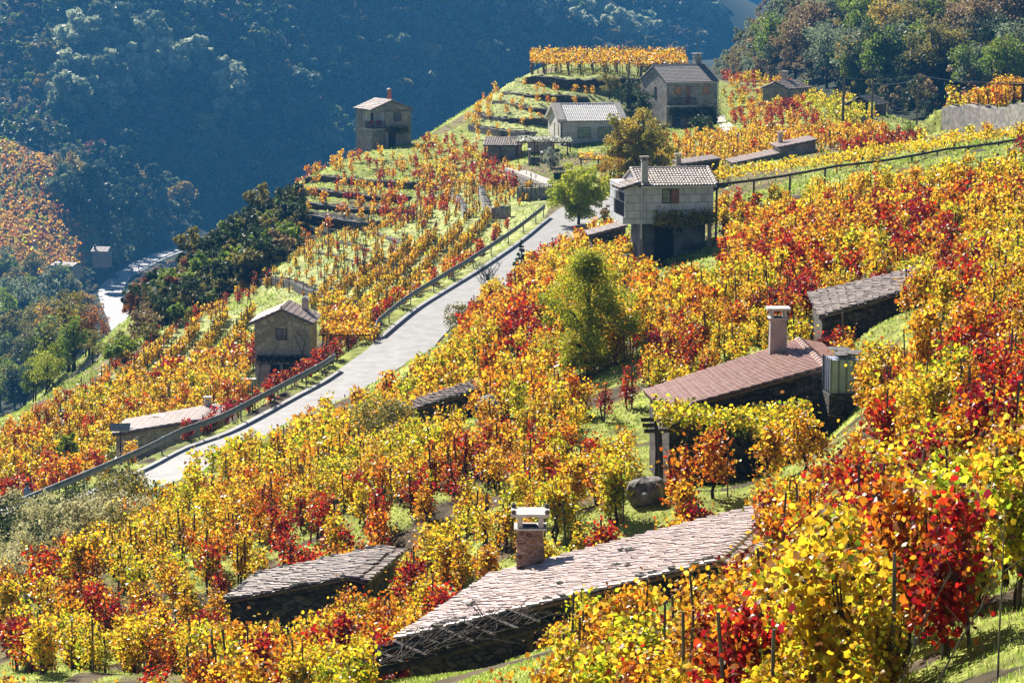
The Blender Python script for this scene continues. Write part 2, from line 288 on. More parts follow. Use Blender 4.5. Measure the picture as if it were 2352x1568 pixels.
# ------------------------------------------------------------------ terrain
ROAD = [(60, 1188, 155), (210, 1125, 160), (342, 1067, 166), (432, 1022, 172), (517, 991, 176), (620, 938, 182), (690, 900, 187), (746, 870, 191), (798, 835, 196), (849, 798, 201), (866, 777, 204),
        (940, 715, 212), (1010, 670, 219), (1088, 622, 227), (1191, 552, 239), (1252, 504, 249), (1300, 470, 258), (1345, 452, 264)]
FROAD = [(325, 790, 780), (311, 745, 820), (298, 715, 850), (286, 690, 875), (281, 668, 900), (292, 648, 925), (325, 622, 955), (365, 600, 990), (405, 583, 1020), (450, 568, 1050), (510, 553, 1080)]
ctrl = [
 # near slope
 (1176, 2300, 26), (2352, 2200, 12), (0, 2400, 44), (2352, 1800, 18), (1176, 1900, 39), (0, 1900, 62),
 (0, 1568, 80), (600, 1568, 72), (900, 1568, 64), (1176, 1568, 54), (1500, 1568, 45), (1750, 1568, 38), (2050, 1568, 30), (2352, 1568, 23),
 (0, 1380, 100), (300, 1400, 95), (1750, 1370, 52), (2050, 1370, 42), (2352, 1350, 33), (1550, 1420, 55),
 (0, 1230, 128), (600, 1170, 116), (900, 1180, 100), (1060, 1230, 92), (1300, 1170, 90), (1500, 1135, 86), (1900, 1120, 68), (2352, 1120, 47),
 (350, 1120, 150), (500, 1050, 160), (650, 970, 160), (760, 1020, 145), (900, 1020, 128), (1200, 980, 112), (1750, 1105, 88), (2000, 970, 80), (2352, 950, 62),
 (900, 850, 180), (1000, 800, 168), (1200, 770, 142), (1450, 770, 125), (1700, 750, 116), (2000, 740, 102), (2352, 750, 84), (1935, 905, 96), (2010, 900, 93), (1990, 820, 99), (2080, 780, 97),
 (1120, 700, 200), (1150, 650, 212), (1250, 600, 220), (1350, 570, 215), (1450, 620, 180), (1560, 606, 183), (1660, 590, 180), (1750, 590, 158), (2000, 580, 135), (2352, 600, 108),
 (1750, 480, 190), (2000, 450, 172), (2352, 470, 140), (1400, 490, 250), (1450, 520, 225), (1350, 480, 262),
 (2352, 350, 195), (2100, 350, 215), (1870, 420, 222), (1750, 350, 262), (1600, 350, 290), (1480, 400, 290), (1870, 330, 275), (2000, 318, 290), (1690, 400, 240),
 (2120, 312, 282), (2200, 305, 250), (2352, 304, 236), (2300, 300, 245),
 # left of the lane, going down
 (60, 1120, 175), (0, 1040, 186), (200, 1000, 190), (300, 940, 200), (450, 960, 186), (560, 910, 196), (640, 878, 200), (740, 830, 204), (0, 960, 200), (150, 890, 215), (450, 800, 225), (780, 740, 222), (560, 700, 245), (380, 745, 240), (270, 800, 240),
 (900, 650, 243), (1000, 600, 245), (570, 650, 268), (700, 570, 285), (850, 540, 290), (1000, 480, 282), (1150, 520, 256), (1190, 460, 270), (1230, 430, 285), (1050, 430, 305), (900, 470, 302), (1150, 380, 318), (1080, 350, 335),
 (850, 415, 322), (700, 460, 312), (670, 500, 305), (720, 395, 330), (830, 345, 342), (930, 330, 346), (1030, 315, 350), (1250, 365, 315), (1300, 340, 322), (1400, 345, 318), (1100, 320, 345),
 # knoll with terraces
 (1150, 300, 338), (1120, 268, 346), (1180, 235, 352), (1230, 205, 356), (1240, 182, 360), (1400, 186, 360), (1350, 240, 350), (1460, 190, 362), (1350, 290, 340), (1300, 160, 372), (1450, 165, 374), (1280, 138, 392), (1450, 140, 392),
 (1530, 300, 335), (1650, 290, 335), (1560, 292, 350), (1620, 292, 350), (1650, 200, 375), (1750, 190, 385), (1850, 195, 380), (1960, 240, 345), (1750, 260, 340), (1880, 270, 325), (1720, 320, 305),
 (2230, 262, 262), (2352, 232, 258), (2300, 240, 270),
 # shaded cliff left of the terraces and drop behind the near ridge
 (430, 640, 292), (330, 730, 272), (500, 560, 300), (600, 500, 308), (380, 800, 262), (200, 850, 238),
 (60, 1010, 330), (250, 930, 360), (450, 800, 400), (600, 700, 420), (750, 620, 440), (900, 520, 460), (1150, 430, 480), (1400, 380, 500), (1650, 330, 500), (1850, 300, 420), (2000, 350, 380), (2250, 320, 340),
 # right wooded hill
 (2100, 300, 388), (2352, 270, 380), (1850, 230, 440), (1740, 210, 470), (1760, 120, 500), (1900, 60, 505), (2000, 160, 440), (2352, 120, 425), (2352, 0, 465), (2100, 0, 490), (1900, 0, 520), (1820, -60, 540), (2352, -170, 540), (2000, -170, 570),
 (1680, 170, 530), (1640, 260, 540), (1790, 40, 530), (1740, 60, 600), (1700, 190, 640),
 # left valley
 (0, 850, 495), (250, 860, 500), (262, 835, 620), (330, 800, 560), (400, 740, 650), (320, 770, 700), (100, 760, 600), (200, 800, 560), (0, 700, 720), (120, 680, 780), (0, 600, 840), (0, 480, 930), (0, 330, 1010), (100, 350, 1000), (170, 400, 980), (180, 470, 960), (200, 560, 920), (100, 560, 890), (230, 600, 915), (150, 640, 850),
 (300, 540, 1030), (250, 440, 1060), (350, 440, 1090), (420, 500, 1090), (200, 360, 1090), (380, 700, 940), (400, 650, 960),
 # blue mountainside
 (0, 250, 1160), (0, 0, 1290), (0, -170, 1330), (300, 0, 1308), (300, 250, 1200), (300, -170, 1350), (600, 0, 1306), (600, 300, 1220), (600, 500, 1150), (450, 450, 1150), (600, -170, 1370), (700, 480, 1160),
 (900, 0, 1352), (900, 250, 1280), (900, 500, 1180), (900, -170, 1420), (1200, 0, 1480), (1200, 200, 1380), (1200, 450, 1250), (1200, -170, 1500), (1500, 0, 1640), (1500, 130, 1560), (1500, 300, 1400), (1450, -170, 1700), (1620, 60, 1700), (1680, 120, 1650), (1700, 160, 1500), (1600, -20, 1900),
 (1640, 0, 2500), (1720, 70, 2300), (1720, 0, 2600), (1780, 30, 2500), (1700, -170, 2900), (1850, -170, 2900), (1790, 100, 2000), (2000, -100, 2900), (2352, -100, 2900), (1720, 130, 2000),
]
pts = [at(*c) for c in ctrl]
for k, (a, b, rb, ra, zb) in HUT.items():
    for q in (a, b): pts.append(np.array([q[0], q[1], zb]))
    rise = ra[2] - a[2]
    for q in (ra, rb): pts.append(np.array([q[0], q[1], zb + {'H1': 2.6, 'H2': 1.0}.get(k, rise)]))
for x, y, D in ROAD[::1]: pts.append(at(x, y, D))
for x, y, D in ROAD[:-1]: pts.append(at(x, y, D) + np.array([4.4, -1.0, 0]))
for x, y, D in FROAD: pts.append(at(x, y, D))
for x, y, D in FROAD: pts.append(at(x, y, D) + np.array([-7.0, 2.0, 0]))
for a in (-0.42, -0.3):      # the unseen flanks
    for D, z in ((14, -6), (40, -16), (90, -30), (160, -50), (250, -70), (400, -95), (800, -90), (1200, -60), (1350, 10), (3200, 30)): pts.append(np.array([a * D, D, z]))
for a in (0.3, 0.42):
    for D, z in ((14, -4), (40, -8), (90, -11), (160, -12), (250, -14), (330, -16), (450, -10), (600, 12), (1200, 20), (3200, 30)): pts.append(np.array([a * D, D, z]))
pts = np.array(pts)
RA, RL = pts[:, 0] / pts[:, 1], np.log(pts[:, 1]); RT = pts[:, 2] / pts[:, 1]
C0 = 0.012
def kern(a1, l1, a2, l2): return np.sqrt((a1[:, None] - a2[None]) ** 2 + ((l1[:, None] - l2[None]) * 0.6) ** 2 + C0 ** 2)
n = len(pts); K = kern(RA, RL, RA, RL) - np.eye(n) * 0.004
Pm = np.stack([np.ones(n), RA, RL], 1); A_ = np.block([[K, Pm], [Pm.T, np.zeros((3, 3))]])
W_ = np.linalg.solve(A_, np.concatenate([RT, np.zeros(3)]))
ga = np.concatenate([np.linspace(-0.42, -0.2, 60, endpoint=False), np.linspace(-0.2, 0.2, 560), np.linspace(0.2, 0.42, 61)[1:]])
gl = np.linspace(math.log(13), math.log(3300), 1150)
Zg = np.zeros((len(gl), len(ga)))
for i in range(0, len(gl), 10):
    l = np.repeat(gl[i:i + 10], len(ga)); a = np.tile(ga, len(gl[i:i + 10]))
    t = kern(a, l, RA, RL) @ W_[:n] + W_[n] + W_[n + 1] * a + W_[n + 2] * l
    Zg[i:i + 10] = (t * np.exp(l)).reshape(-1, len(ga))
GY = np.exp(gl)[:, None] * np.ones((1, len(ga))); GX = GY * ga[None]
def vnoise(x, y, s, seed=0):
    x = x / s + seed * 17.3; y = y / s - seed * 9.1; xi = np.floor(x).astype(int); yi = np.floor(y).astype(int); fx = x - xi; fy = y - yi
    fx = fx * fx * (3 - 2 * fx); fy = fy * fy * (3 - 2 * fy)
    def h(i, j): v = np.sin(i * 127.1 + j * 311.7 + seed) * 43758.5453; return v - np.floor(v)
    return (h(xi, yi) * (1 - fx) + h(xi + 1, yi) * fx) * (1 - fy) + (h(xi, yi + 1) * (1 - fx) + h(xi + 1, yi + 1) * fx) * fy
farw = np.clip((GY - 1080) / 120, 0, 1)
Zg += farw * ((vnoise(GX + GY * 0.5, GY, 150, 3) - 0.5) * 56 + (vnoise(GX + GY * 0.7, GY, 60, 5) - 0.5) * 18)
Zg += (vnoise(GX, GY, 2.3, 1) - 0.5) * 0.25 * np.clip(GY / 60, 0.3, 1) * (GY < 230) + (vnoise(GX, GY, 7, 2) - 0.5) * 0.3 * (GY < 420)
def ground(x, y):
    x = np.atleast_1d(np.asarray(x, float)); y = np.atleast_1d(np.asarray(y, float))
    a = np.clip(x / y, -0.4199, 0.4199); l = np.clip(np.log(y), gl[0] + 1e-6, gl[-1] - 1e-6)
    j = np.clip(np.searchsorted(ga, a) - 1, 0, len(ga) - 2); i = np.clip(((l - gl[0]) / (gl[1] - gl[0])).astype(int), 0, len(gl) - 2)
    fa = (a - ga[j]) / (ga[j + 1] - ga[j]); fl = (l - gl[i]) / (gl[1] - gl[0])
    return (Zg[i, j] * (1 - fa) + Zg[i, j + 1] * fa) * (1 - fl) + (Zg[i + 1, j] * (1 - fa) + Zg[i + 1, j + 1] * fa) * fl
def gz(x, y): return float(ground(x, y)[0])
def hit(x, y, dmin=13, dmax=3200):
    r = ray(x, y); Y = np.exp(np.linspace(math.log(dmin), math.log(dmax), 4000)); z = ground(r[0] * Y, Y); k = np.nonzero(z > r[2] * Y)[0]
    Yh = Y[k[0]] if len(k) else dmax
    return np.array([r[0] * Yh, Yh, gz(r[0] * Yh, Yh)])
def segdist(X, Y, line):
    best = np.full(X.shape, 1e9); sgn = np.zeros(X.shape); zz = np.zeros(X.shape)
    for p, q in zip(line[:-1], line[1:]):
        dx, dy = q[0] - p[0], q[1] - p[1]; L2 = dx * dx + dy * dy + 1e-9
        t = np.clip(((X - p[0]) * dx + (Y - p[1]) * dy) / L2, 0, 1); d = np.hypot(X - p[0] - t * dx, Y - p[1] - t * dy)
        m = d < best; best = np.where(m, d, best); sgn = np.where(m, np.sign(dx * (Y - p[1]) - dy * (X - p[0])), sgn); zz = np.where(m, p[2] + t * (q[2] - p[2]), zz)
    return best, sgn, zz
# lane and valley road: flatten the ground under them
def offset(line, d):
    out = []
    for i, p in enumerate(line):
        a = line[max(i - 1, 0)]; b = line[min(i + 1, len(line) - 1)]; t = np.array([b[0] - a[0], b[1] - a[1]]); t /= np.linalg.norm(t) + 1e-9
        out.append(np.array([p[0] + t[1] * d, p[1] - t[0] * d, p[2]]))
    return out
def dense(line, step):
    out = []
    P = [np.array(p, float) for p in line]
    for i in range(len(P) - 1):
        p0 = P[max(i - 1, 0)]; p1 = P[i]; p2 = P[i + 1]; p3 = P[min(i + 2, len(P) - 1)]; k = max(2, int(np.linalg.norm(p2 - p1) / step))
        for t in np.linspace(0, 1, k, endpoint=False):
            out.append(0.5 * ((2 * p1) + (-p0 + p2) * t + (2 * p0 - 5 * p1 + 4 * p2 - p3) * t * t + (-p0 + 3 * p1 - 3 * p2 + p3) * t ** 3))
    out.append(P[-1]); return out
lane_l = dense([at(*c) for c in ROAD], 1.5); LANE_W = 4.5; lane_c = offset(lane_l, LANE_W / 2)
froad_r = dense([at(*c) for c in FROAD], 6); froad_c = offset(froad_r, -3.6)
for line, hw, s in ((lane_c, LANE_W / 2 + 0.7, 1.5), (froad_c, 5.5, 6)):
    L = np.array(line); m = (GX > L[:, 0].min() - 15) & (GX < L[:, 0].max() + 15) & (GY > L[:, 1].min() - 25) & (GY < L[:, 1].max() + 25)
    d, _, zz = segdist(GX[m], GY[m], line); wgt = np.clip(1 - (d - hw) / s, 0, 1); wgt = wgt * wgt * (3 - 2 * wgt); Zg[m] = Zg[m] * (1 - wgt) + (zz - 0.05) * wgt
# retaining walls: bottom line in layout pixels, height; the ground behind each is lifted
WALLS = [
 ([(1205, 204), (1298, 207), (1384, 208), (1470, 208)], 1.35, 'tall dark terrace wall under the hilltop pergola'),
 ([(1152, 228), (1213, 236), (1350, 243)], 0.8, 'second dark terrace wall from the hilltop, grass above it'),
 ([(1130, 250), (1201, 262), (1262, 268)], 0.8, 'third dark terrace wall down the stepped knoll'),
 ([(1090, 284), (1164, 294), (1262, 298)], 1.1, 'fourth dark terrace wall, left of the granite building'),
 ([(1075, 304), (1149, 318), (1213, 322)], 0.9, 'lowest dark terrace wall of the stepped knoll'),
 ([(566, 656), (640, 660), (720, 690), (760, 708)], 0.7, 'lowest curved dry wall of the grassy terraces'),
 ([(585, 636), (700, 650), (790, 690), (820, 710)], 0.55, 'second curved dry wall up the grassy terraces'),
 ([(630, 612), (740, 626), (850, 672)], 0.55, 'third curved dry wall up the grassy terraces'),
 ([(690, 590), (800, 608), (890, 652)], 0.5, 'fourth curved dry wall up the grassy terraces'),
 ([(740, 566), (850, 590), (935, 632)], 0.5, 'fifth curved dry wall up the grassy terraces'),
 ([(830, 548), (900, 562), (965, 604)], 0.5, 'topmost short dry wall of the grassy terraces'),
 ([(660, 512), (760, 524), (860, 530)], 0.9, 'dark terrace wall low on the shaded slope'),
 ([(665, 482), (780, 494), (900, 498)], 0.8, 'dark terrace wall midway up the shaded slope'),
 ([(680, 455), (800, 462), (930, 470)], 0.8, 'dark terrace wall under the upper shaded vine row'),
 ([(700, 425), (820, 428), (960, 436)], 0.7, 'dark terrace wall nearest the balcony house'),
 ([(2162, 303), (2240, 308), (2352, 306)], 2.3, 'high rough stone wall at right edge under timber pergola'),
 ([(2030, 490), (2150, 485), (2300, 462)], 0.8, 'dark dry wall across the green patch at right'),
 ([(1990, 845), (2060, 862), (2150, 835)], .6, 'dark dry wall beside the water tank'),
 ([(1930, 372), (2000, 368), (2060, 360)], 0.6, 'tumbled stone wall below the red vine row'),
 ([(1560, 420), (1680, 400)], 0.5, 'low dark wall beyond the white block house'),
]
wall_lines = []
for px, h, lab in WALLS:
    wl = dense([hit(*p) for p in px], 1.0)
    # dmin guard: drop steps that jumped to another surface
    wl = [wl[0]] + [q for p, q in zip(wl[:-1], wl[1:]) if abs(q[1] - p[1]) < 12]
    for q in wl: q[2] = gz(q[0], q[1])
    wall_lines.append((wl, h, lab))
for wl, h, lab in wall_lines:
    L = np.array(wl); m = (GX > L[:, 0].min() - 9) & (GX < L[:, 0].max() + 9) & (GY > L[:, 1].min() - 12) & (GY < L[:, 1].max() + 12)
    d, s, _ = segdist(GX[m], GY[m], wl); fs = 1.0 if (L[-1, 0] > L[0, 0]) else -1.0
    reach = 4.0 + h * 1.5; up = np.where(s * fs > 0, np.clip(d / np.maximum(.25, GY[m] * .005), 0, 1) * np.clip(1 - (d - 0.25) / reach, 0, 1), 0)
    Zg[m] += h * up

# ground sheet
nl, na = Zg.shape
V = np.stack([GX, GY, Zg], 2).reshape(-1, 3); idx = np.arange(nl * na).reshape(nl, na)
F = np.stack([idx[:-1, :-1], idx[:-1, 1:], idx[1:, 1:], idx[1:, :-1]], 2).reshape(-1, 4)
pv = proj(V); gcol = np.zeros((len(V), 3)); gy = V[:, 1]
nz = vnoise(V[:, 0], V[:, 1], 3.0, 4)[:, None]; nz2 = vnoise(V[:, 0], V[:, 1], 9.0, 6)[:, None]
grass = np.array([0.32, 0.38, 0.08]) * (0.7 + 0.6 * nz); dry = np.array([0.22, 0.18, 0.09]) * (0.7 + 0.5 * nz)
soil_shade = np.array([0.10, 0.075, 0.045]) * (0.5 + nz); nz3 = vnoise(V[:, 0], V[:, 1], 1.6, 8)[:, None]  # dark soil patches double as painted shade in the gaps between vines
gcol = np.where((nz3 > .66) & (gy < 220)[:, None], soil_shade, np.where(nz2 > 0.66, dry, grass))
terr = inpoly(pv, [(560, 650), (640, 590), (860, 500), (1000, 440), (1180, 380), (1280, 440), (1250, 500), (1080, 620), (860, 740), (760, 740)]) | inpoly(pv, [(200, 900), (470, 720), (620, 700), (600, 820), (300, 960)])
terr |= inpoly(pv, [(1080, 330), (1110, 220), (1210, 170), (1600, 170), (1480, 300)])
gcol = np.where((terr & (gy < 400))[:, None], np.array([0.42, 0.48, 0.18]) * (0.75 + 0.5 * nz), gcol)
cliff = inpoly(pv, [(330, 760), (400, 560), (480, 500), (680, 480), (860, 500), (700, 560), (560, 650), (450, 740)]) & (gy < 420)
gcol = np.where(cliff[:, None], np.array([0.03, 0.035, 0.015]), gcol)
far = gy > 395
gcol = np.where(far[:, None], np.array([0.025, 0.04, 0.015]) * (0.6 + 0.8 * nz), gcol)
fv = inpoly(pv, [(0, 330), (150, 380), (240, 560), (250, 620), (0, 640)]) & (gy > 700)
gcol = np.where(fv[:, None], np.array([0.16, 0.2, 0.07]) * (0.6 + 0.8 * nz), gcol)
gm, t, o = newmat('hill_ground'); b = N(t, 'ShaderNodeBsdfPrincipled'); a = N(t, 'ShaderNodeAttribute', attribute_name='Col')
n1 = N(t, 'ShaderNodeTexNoise'); n1.inputs['Scale'].default_value = 1.4; n1.inputs['Detail'].default_value = 10; t.links.new(coords(t), n1.inputs[0])
r1 = ramp(t, [(0.35, (0.45, 0.42, 0.36)), (0.62, (1.15, 1.1, 1.0))]); t.links.new(n1.outputs[0], r1.inputs[0])
t.links.new(mulmix(t, a.outputs[0], r1.outputs[0]), b.inputs['Base Color']); b.inputs['Roughness'].default_value = 0.95; b.inputs['Specular IOR Level'].default_value = 0.15
bump(t, b, n1.outputs[0], 0.8, 0.15); t.links.new(b.outputs[0], o.inputs[0])
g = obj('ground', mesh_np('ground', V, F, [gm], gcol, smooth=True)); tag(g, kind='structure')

def strip(name, left, right, mat, dz=0.0, kind='structure'):
    V = []; 
    for p, q in zip(left, right): V += [(p[0], p[1], p[2] + dz), (q[0], q[1], q[2] + dz)]
    k = len(left); F = [(2 * i, 2 * i + 1, 2 * i + 3, 2 * i + 2) for i in range(k - 1)]
    o = obj(name, mesh_np(name, V, F, [mat])); return tag(o, kind=kind)
strip('road', lane_l, offset(lane_l, LANE_W), M['asphalt'], 0.02)
strip('valley_road', offset(froad_r, -7.4), froad_r, M['asphalt_far'], 0.05)
mk = MB(); c0 = offset(froad_r, -3.6)
for i in range(0, len(c0) - 1, 2):
    a0, b0 = c0[i], c0[i + 1]; mk.add([(a0[0] - .12, a0[1], a0[2] + .07), (a0[0] + .12, a0[1], a0[2] + .07), (b0[0] + .12, b0[1], b0[2] + .07), (b0[0] - .12, b0[1], b0[2] + .07)], [(0, 1, 2, 3)])
for off in (-0.5, -6.9):
    c1 = offset(froad_r, off)
    for a0, b0 in zip(c1[:-1], c1[1:]): mk.add([(a0[0] - .12, a0[1], a0[2] + .07), (a0[0] + .12, a0[1], a0[2] + .07), (b0[0] + .12, b0[1], b0[2] + .07), (b0[0] - .12, b0[1], b0[2] + .07)], [(0, 1, 2, 3)])
tag(mk.build('road_markings', M['paint']), kind='structure')
tr = [hit(*p, 150) for p in ((190, 850), (212, 826), (240, 806), (262, 792))]; tr = dense(tr, 2)
for q in tr: q[2] = gz(q[0], q[1])
pth = dense([hit(*p, 250) for p in ((1652, 268), (1668, 292), (1690, 308), (1722, 322))], 1.5)
l1, r1_ = offset(pth, -.7), offset(pth, .7)
for q in l1 + r1_: q[2] = gz(q[0], q[1]) + .08
strip('path', l1, r1_, M['wallcap'])
for nm, w0 in (('dirt_track', -1.6),):
    l1 = offset(tr, w0); r1_ = offset(tr, -w0)
    for q in l1 + r1_: q[2] = gz(q[0], q[1]) + 0.05
    strip(nm, l1, r1_, M['dirt'])

# dry stone walls
def wallmesh(name, wl, h, mat, lab, th=0.45, cap=None):
    o0 = wl[0]; mb = MB(); L = np.array(wl); fs = 1.0 if L[-1, 0] > L[0, 0] else -1.0; bk = offset(wl, -th * fs)
    hs = [h * (0.9 + 0.2 * random.random()) for _ in wl]
    for i in range(len(wl) - 1):
        p, q, p2, q2 = wl[i], wl[i + 1], bk[i], bk[i + 1]
        B = [(p[0], p[1], p[2] - .6), (q[0], q[1], q[2] - .6), (q2[0], q2[1], q[2] - .6), (p2[0], p2[1], p[2] - .6)]
        T = [(p[0], p[1], p[2] + hs[i]), (q[0], q[1], q[2] + hs[i + 1]), (q2[0], q2[1], q[2] + hs[i + 1]), (p2[0], p2[1], p[2] + hs[i])]
        mb.add([tuple(np.array(v) - o0) for v in B + T], [(0, 1, 5, 4), (1, 2, 6, 5) if i == len(wl) - 2 else (4, 5, 6, 7), (2, 3, 7, 6)] + ([(4, 5, 6, 7)] if i == len(wl) - 2 else []) + ([(3, 0, 4, 7)] if i == 0 else []))
    # loose coping stones
    for i in range(0, len(wl) - 1):
        for _ in range(2):
            t = random.random(); c = np.array(wl[i]) * (1 - t) + np.array(wl[i + 1]) * t; c2 = (c + (np.array(bk[i]) * (1 - t) + np.array(bk[i + 1]) * t)) / 2 - o0
            mb.ball((c2[0], c2[1], c[2] + hs[i] - o0[2]), random.uniform(.14, .26), 6, (1.2, 1, .5), 0.25)
    o = mb.build(name, mat, loc=o0); return tag(o, lab, 'wall', 'dry stone walls')
for k, (wl, h, lab) in enumerate(wall_lines): wallmesh('terrace_wall', wl, h, M['stone_grey'] if 'high rough' in lab else M['stone_dark'], lab, .45 if wl[0][1] < 220 else 1.4)

# ------------------------------------------------------------------ leaves, vines
PAL = {'Y': [(0.86, 0.64, 0.03), (0.84, 0.54, 0.03), (0.76, 0.70, 0.07)], 'G': [(0.50, 0.56, 0.03), (0.70, 0.68, 0.04), (0.22, 0.34, 0.02)],
       'O': [(0.84, 0.46, 0.035), (0.80, 0.33, 0.02), (0.86, 0.56, 0.06)], 'D': [(0.72, 0.20, 0.015), (0.78, 0.32, 0.02), (0.45, 0.12, 0.02)],
       'R': [(0.52, 0.022, 0.015), (0.62, 0.06, 0.015), (0.33, 0.012, 0.02)], 'W': [(0.24, 0.010, 0.03), (0.33, 0.018, 0.035), (0.15, 0.01, 0.02)],
       'P': [(0.80, 0.46, 0.13), (0.76, 0.36, 0.10), (0.66, 0.26, 0.10)]}
WORD = {'Y': 'golden yellow', 'G': 'lime green', 'O': 'bright orange', 'D': 'rusty orange', 'R': 'crimson red', 'W': 'dark wine red', 'P': 'peach'}
def unit(v): return v / (np.linalg.norm(v, axis=1, keepdims=True) + 1e-9)
def leafcloud(P, size, rng, up=0.45, lobed=False, wide=0.85, palm=False):
    """leaf-shaped faces at P; returns V, F and leaf index per vertex"""
    n = len(P); nr = unit(rng.normal(size=(n, 3)) + np.array([0, 0, up])); t = unit(np.cross(nr, rng.normal(size=(n, 3)))); b = np.cross(nr, t)
    s = (size * rng.uniform(0.65, 1.3, n))[:, None]
    if palm:
        k = 11; cv = rng.uniform(-.22, .1, (n, 1)); vs = [P - s * .12 * t]
        for j in range(10):
            a_ = math.pi * (-1 + 2 * j / 10.0); rr = (.56 if j % 2 else .42) * (.72 if j in (9, 1) else 1.0); x, y = -math.cos(a_) * rr * -1, math.sin(a_) * rr
            vs.append(P + s * (x * t + y * b + (cv * (2.2 if j % 2 else 1) + (.06 if j % 4 == 1 else -.03)) * nr * rr))
        V = np.stack(vs, 1).reshape(-1, 3); base = np.arange(n)[:, None] * 11
        F = np.concatenate([base + np.array([[0, 1 + (2 * q) % 10, 1 + (2 * q + 1) % 10, 1 + (2 * q + 2) % 10]]) for q in range(5)])
    elif lobed:
        k = 6; sh = [(-.35, 0, 0), (-.28, .42, .12), (.28, .46, .1), (.55, 0, -.05), (.28, -.46, .1), (-.28, -.42, .12)]
        V = np.stack([P + s * (x * t + y * wide * b + z * nr) for x, y, z in sh], 1).reshape(-1, 3)
        base = np.arange(n)[:, None] * 6; F = np.concatenate([base + np.array([[0, 1, 2, 3]]), base + np.array([[0, 3, 4, 5]])])
    else:
        k = 4; sh = [(-.45, 0, 0), (.05, .45, .08), (.5, 0, 0), (.05, -.45, .08)]
        V = np.stack([P + s * (x * t + y * wide * b + z * nr) for x, y, z in sh], 1).reshape(-1, 3)
        F = np.arange(n)[:, None] * 4 + np.array([[0, 1, 2, 3]])
    return V, F, np.repeat(np.arange(n), k)
def vinepts(n, rng, h=1.7, lowz=.55):
    """leaf positions of one staked vine: an upright uneven column of shoots"""
    K = 11; c = np.stack([rng.normal(0, .14, K), rng.normal(0, .3, K), rng.uniform(lowz, h * .92, K)], 1)
    k = rng.integers(0, K, n); p = c[k] + rng.normal(size=(n, 3)) * np.array([.125, .19, .17])
    s = rng.random(n) < .16; a = rng.uniform(0, 6.28, n); u = rng.random(n) * .8
    p[s, 0] += np.cos(a[s]) * u[s] * .5; p[s, 1] += np.sin(a[s]) * u[s] * .6; p[s, 2] += u[s] * .25
    p[:, 2] = np.clip(p[:, 2], .25, None); return p
def palcol(key, n, rng, mixp=0.42):
    pal = np.array(PAL[key]); c = pal[rng.choice(3, n, p=[.5, .3, .2])]
    o1, o2 = {'Y': 'OG', 'G': 'YY', 'O': 'YD', 'D': 'OR', 'R': 'DW', 'W': 'RD', 'P': 'OY'}[key]
    u = rng.random(n); m = u < mixp * .6; c[m] = np.array(PAL[o1])[rng.integers(0, 3, m.sum())]; m = (u >= mixp * .6) & (u < mixp); c[m] = np.array(PAL[o2])[rng.integers(0, 3, m.sum())]
    d = rng.random(n) < .13; c[d] = np.array([.20, .09, .03]) * rng.uniform(.5, 1.6, (d.sum(), 1))
    return c * rng.uniform(.7, 1.15, (n, 1))

EXCL = [([(1645, 416), (2352, 303), (2352, 326), (1645, 438)], 212), ([(800, 1568), (905, 1470), (1130, 1320), (1165, 1300), (1165, 1155), (1270, 1155), (1270, 1285), (1700, 1160), (1790, 1150), (1660, 1248), (1400, 1325), (1230, 1370), (1180, 1500)], 73),
 ([(1478, 900), (1750, 800), (1755, 700), (1818, 700), (1818, 775), (1835, 772), (1895, 795), (1990, 795), (1990, 930), (1900, 970), (1870, 1060), (1540, 1085), (1488, 1010)], 98),
 ([(505, 1385), (590, 1312), (887, 1250), (880, 1300), (740, 1345), (680, 1400), (570, 1435)], 92), ([(885, 943), (1095, 868), (1110, 897), (925, 958)], 128),
 ([(1857, 675), (2135, 606), (2110, 640), (1885, 704)], 108), ([(250, 1000), (290, 960), (468, 925), (472, 900), (492, 900), (500, 932), (455, 975), (400, 1015), (330, 1050), (262, 1055)], 180),
 ([(570, 732), (655, 680), (748, 710), (738, 790), (735, 812), (600, 885), (583, 885)], 206), ([(1412, 440), (1470, 350), (1495, 350), (1500, 376), (1642, 376), (1648, 420), (1648, 565), (1620, 590), (1450, 590), (1412, 520)], 190),
 ([(812, 256), (900, 205), (948, 256), (948, 318), (815, 335)], 350), ([(1258, 290), (1290, 236), (1430, 236), (1442, 332), (1262, 332)], 335), ([(1465, 170), (1500, 146), (1655, 130), (1655, 290), (1500, 290)], 360),
 ([(1678, 375), (1800, 328), (1872, 316), (1872, 385), (1690, 405)], 256), ([(1275, 640), (1330, 600), (1430, 610), (1455, 760), (1400, 835), (1290, 815)], 118), ([(1455, 1195), (1450, 1130), (1520, 1120), (1530, 1190)], 90)]
ROADPX = [(250, 1110), (300, 1075), (430, 1018), (640, 920), (790, 835), (870, 772), (1090, 615), (1250, 498), (1285, 515), (1183, 590), (1095, 650), (1022, 762), (955, 802), (835, 866), (640, 955), (420, 1045), (300, 1095)]
SPARSE = [([(1340, 940), (1500, 930), (1520, 1120), (1440, 1140), (1330, 1080)], .12), ([(1020, 1130), (1340, 1040), (1340, 1160), (1000, 1330), (900, 1370), (880, 1290)], .55), ([(1660, 470), (2000, 415), (2352, 400), (2352, 470), (2000, 510), (1700, 520)], .6),
 ([(290, 1200), (370, 1090), (450, 1080), (440, 1130), (360, 1190)], .06), ([(620, 1240), (640, 1000), (560, 1000)], .8), ([(1990, 820), (2130, 800), (2150, 900), (2010, 960)], .25), ([(2230, 1320), (2352, 1280), (2352, 1568), (2180, 1568)], .35), ([(0, 1380), (0, 1170), (290, 1110), (300, 1220), (200, 1300)], .0)]
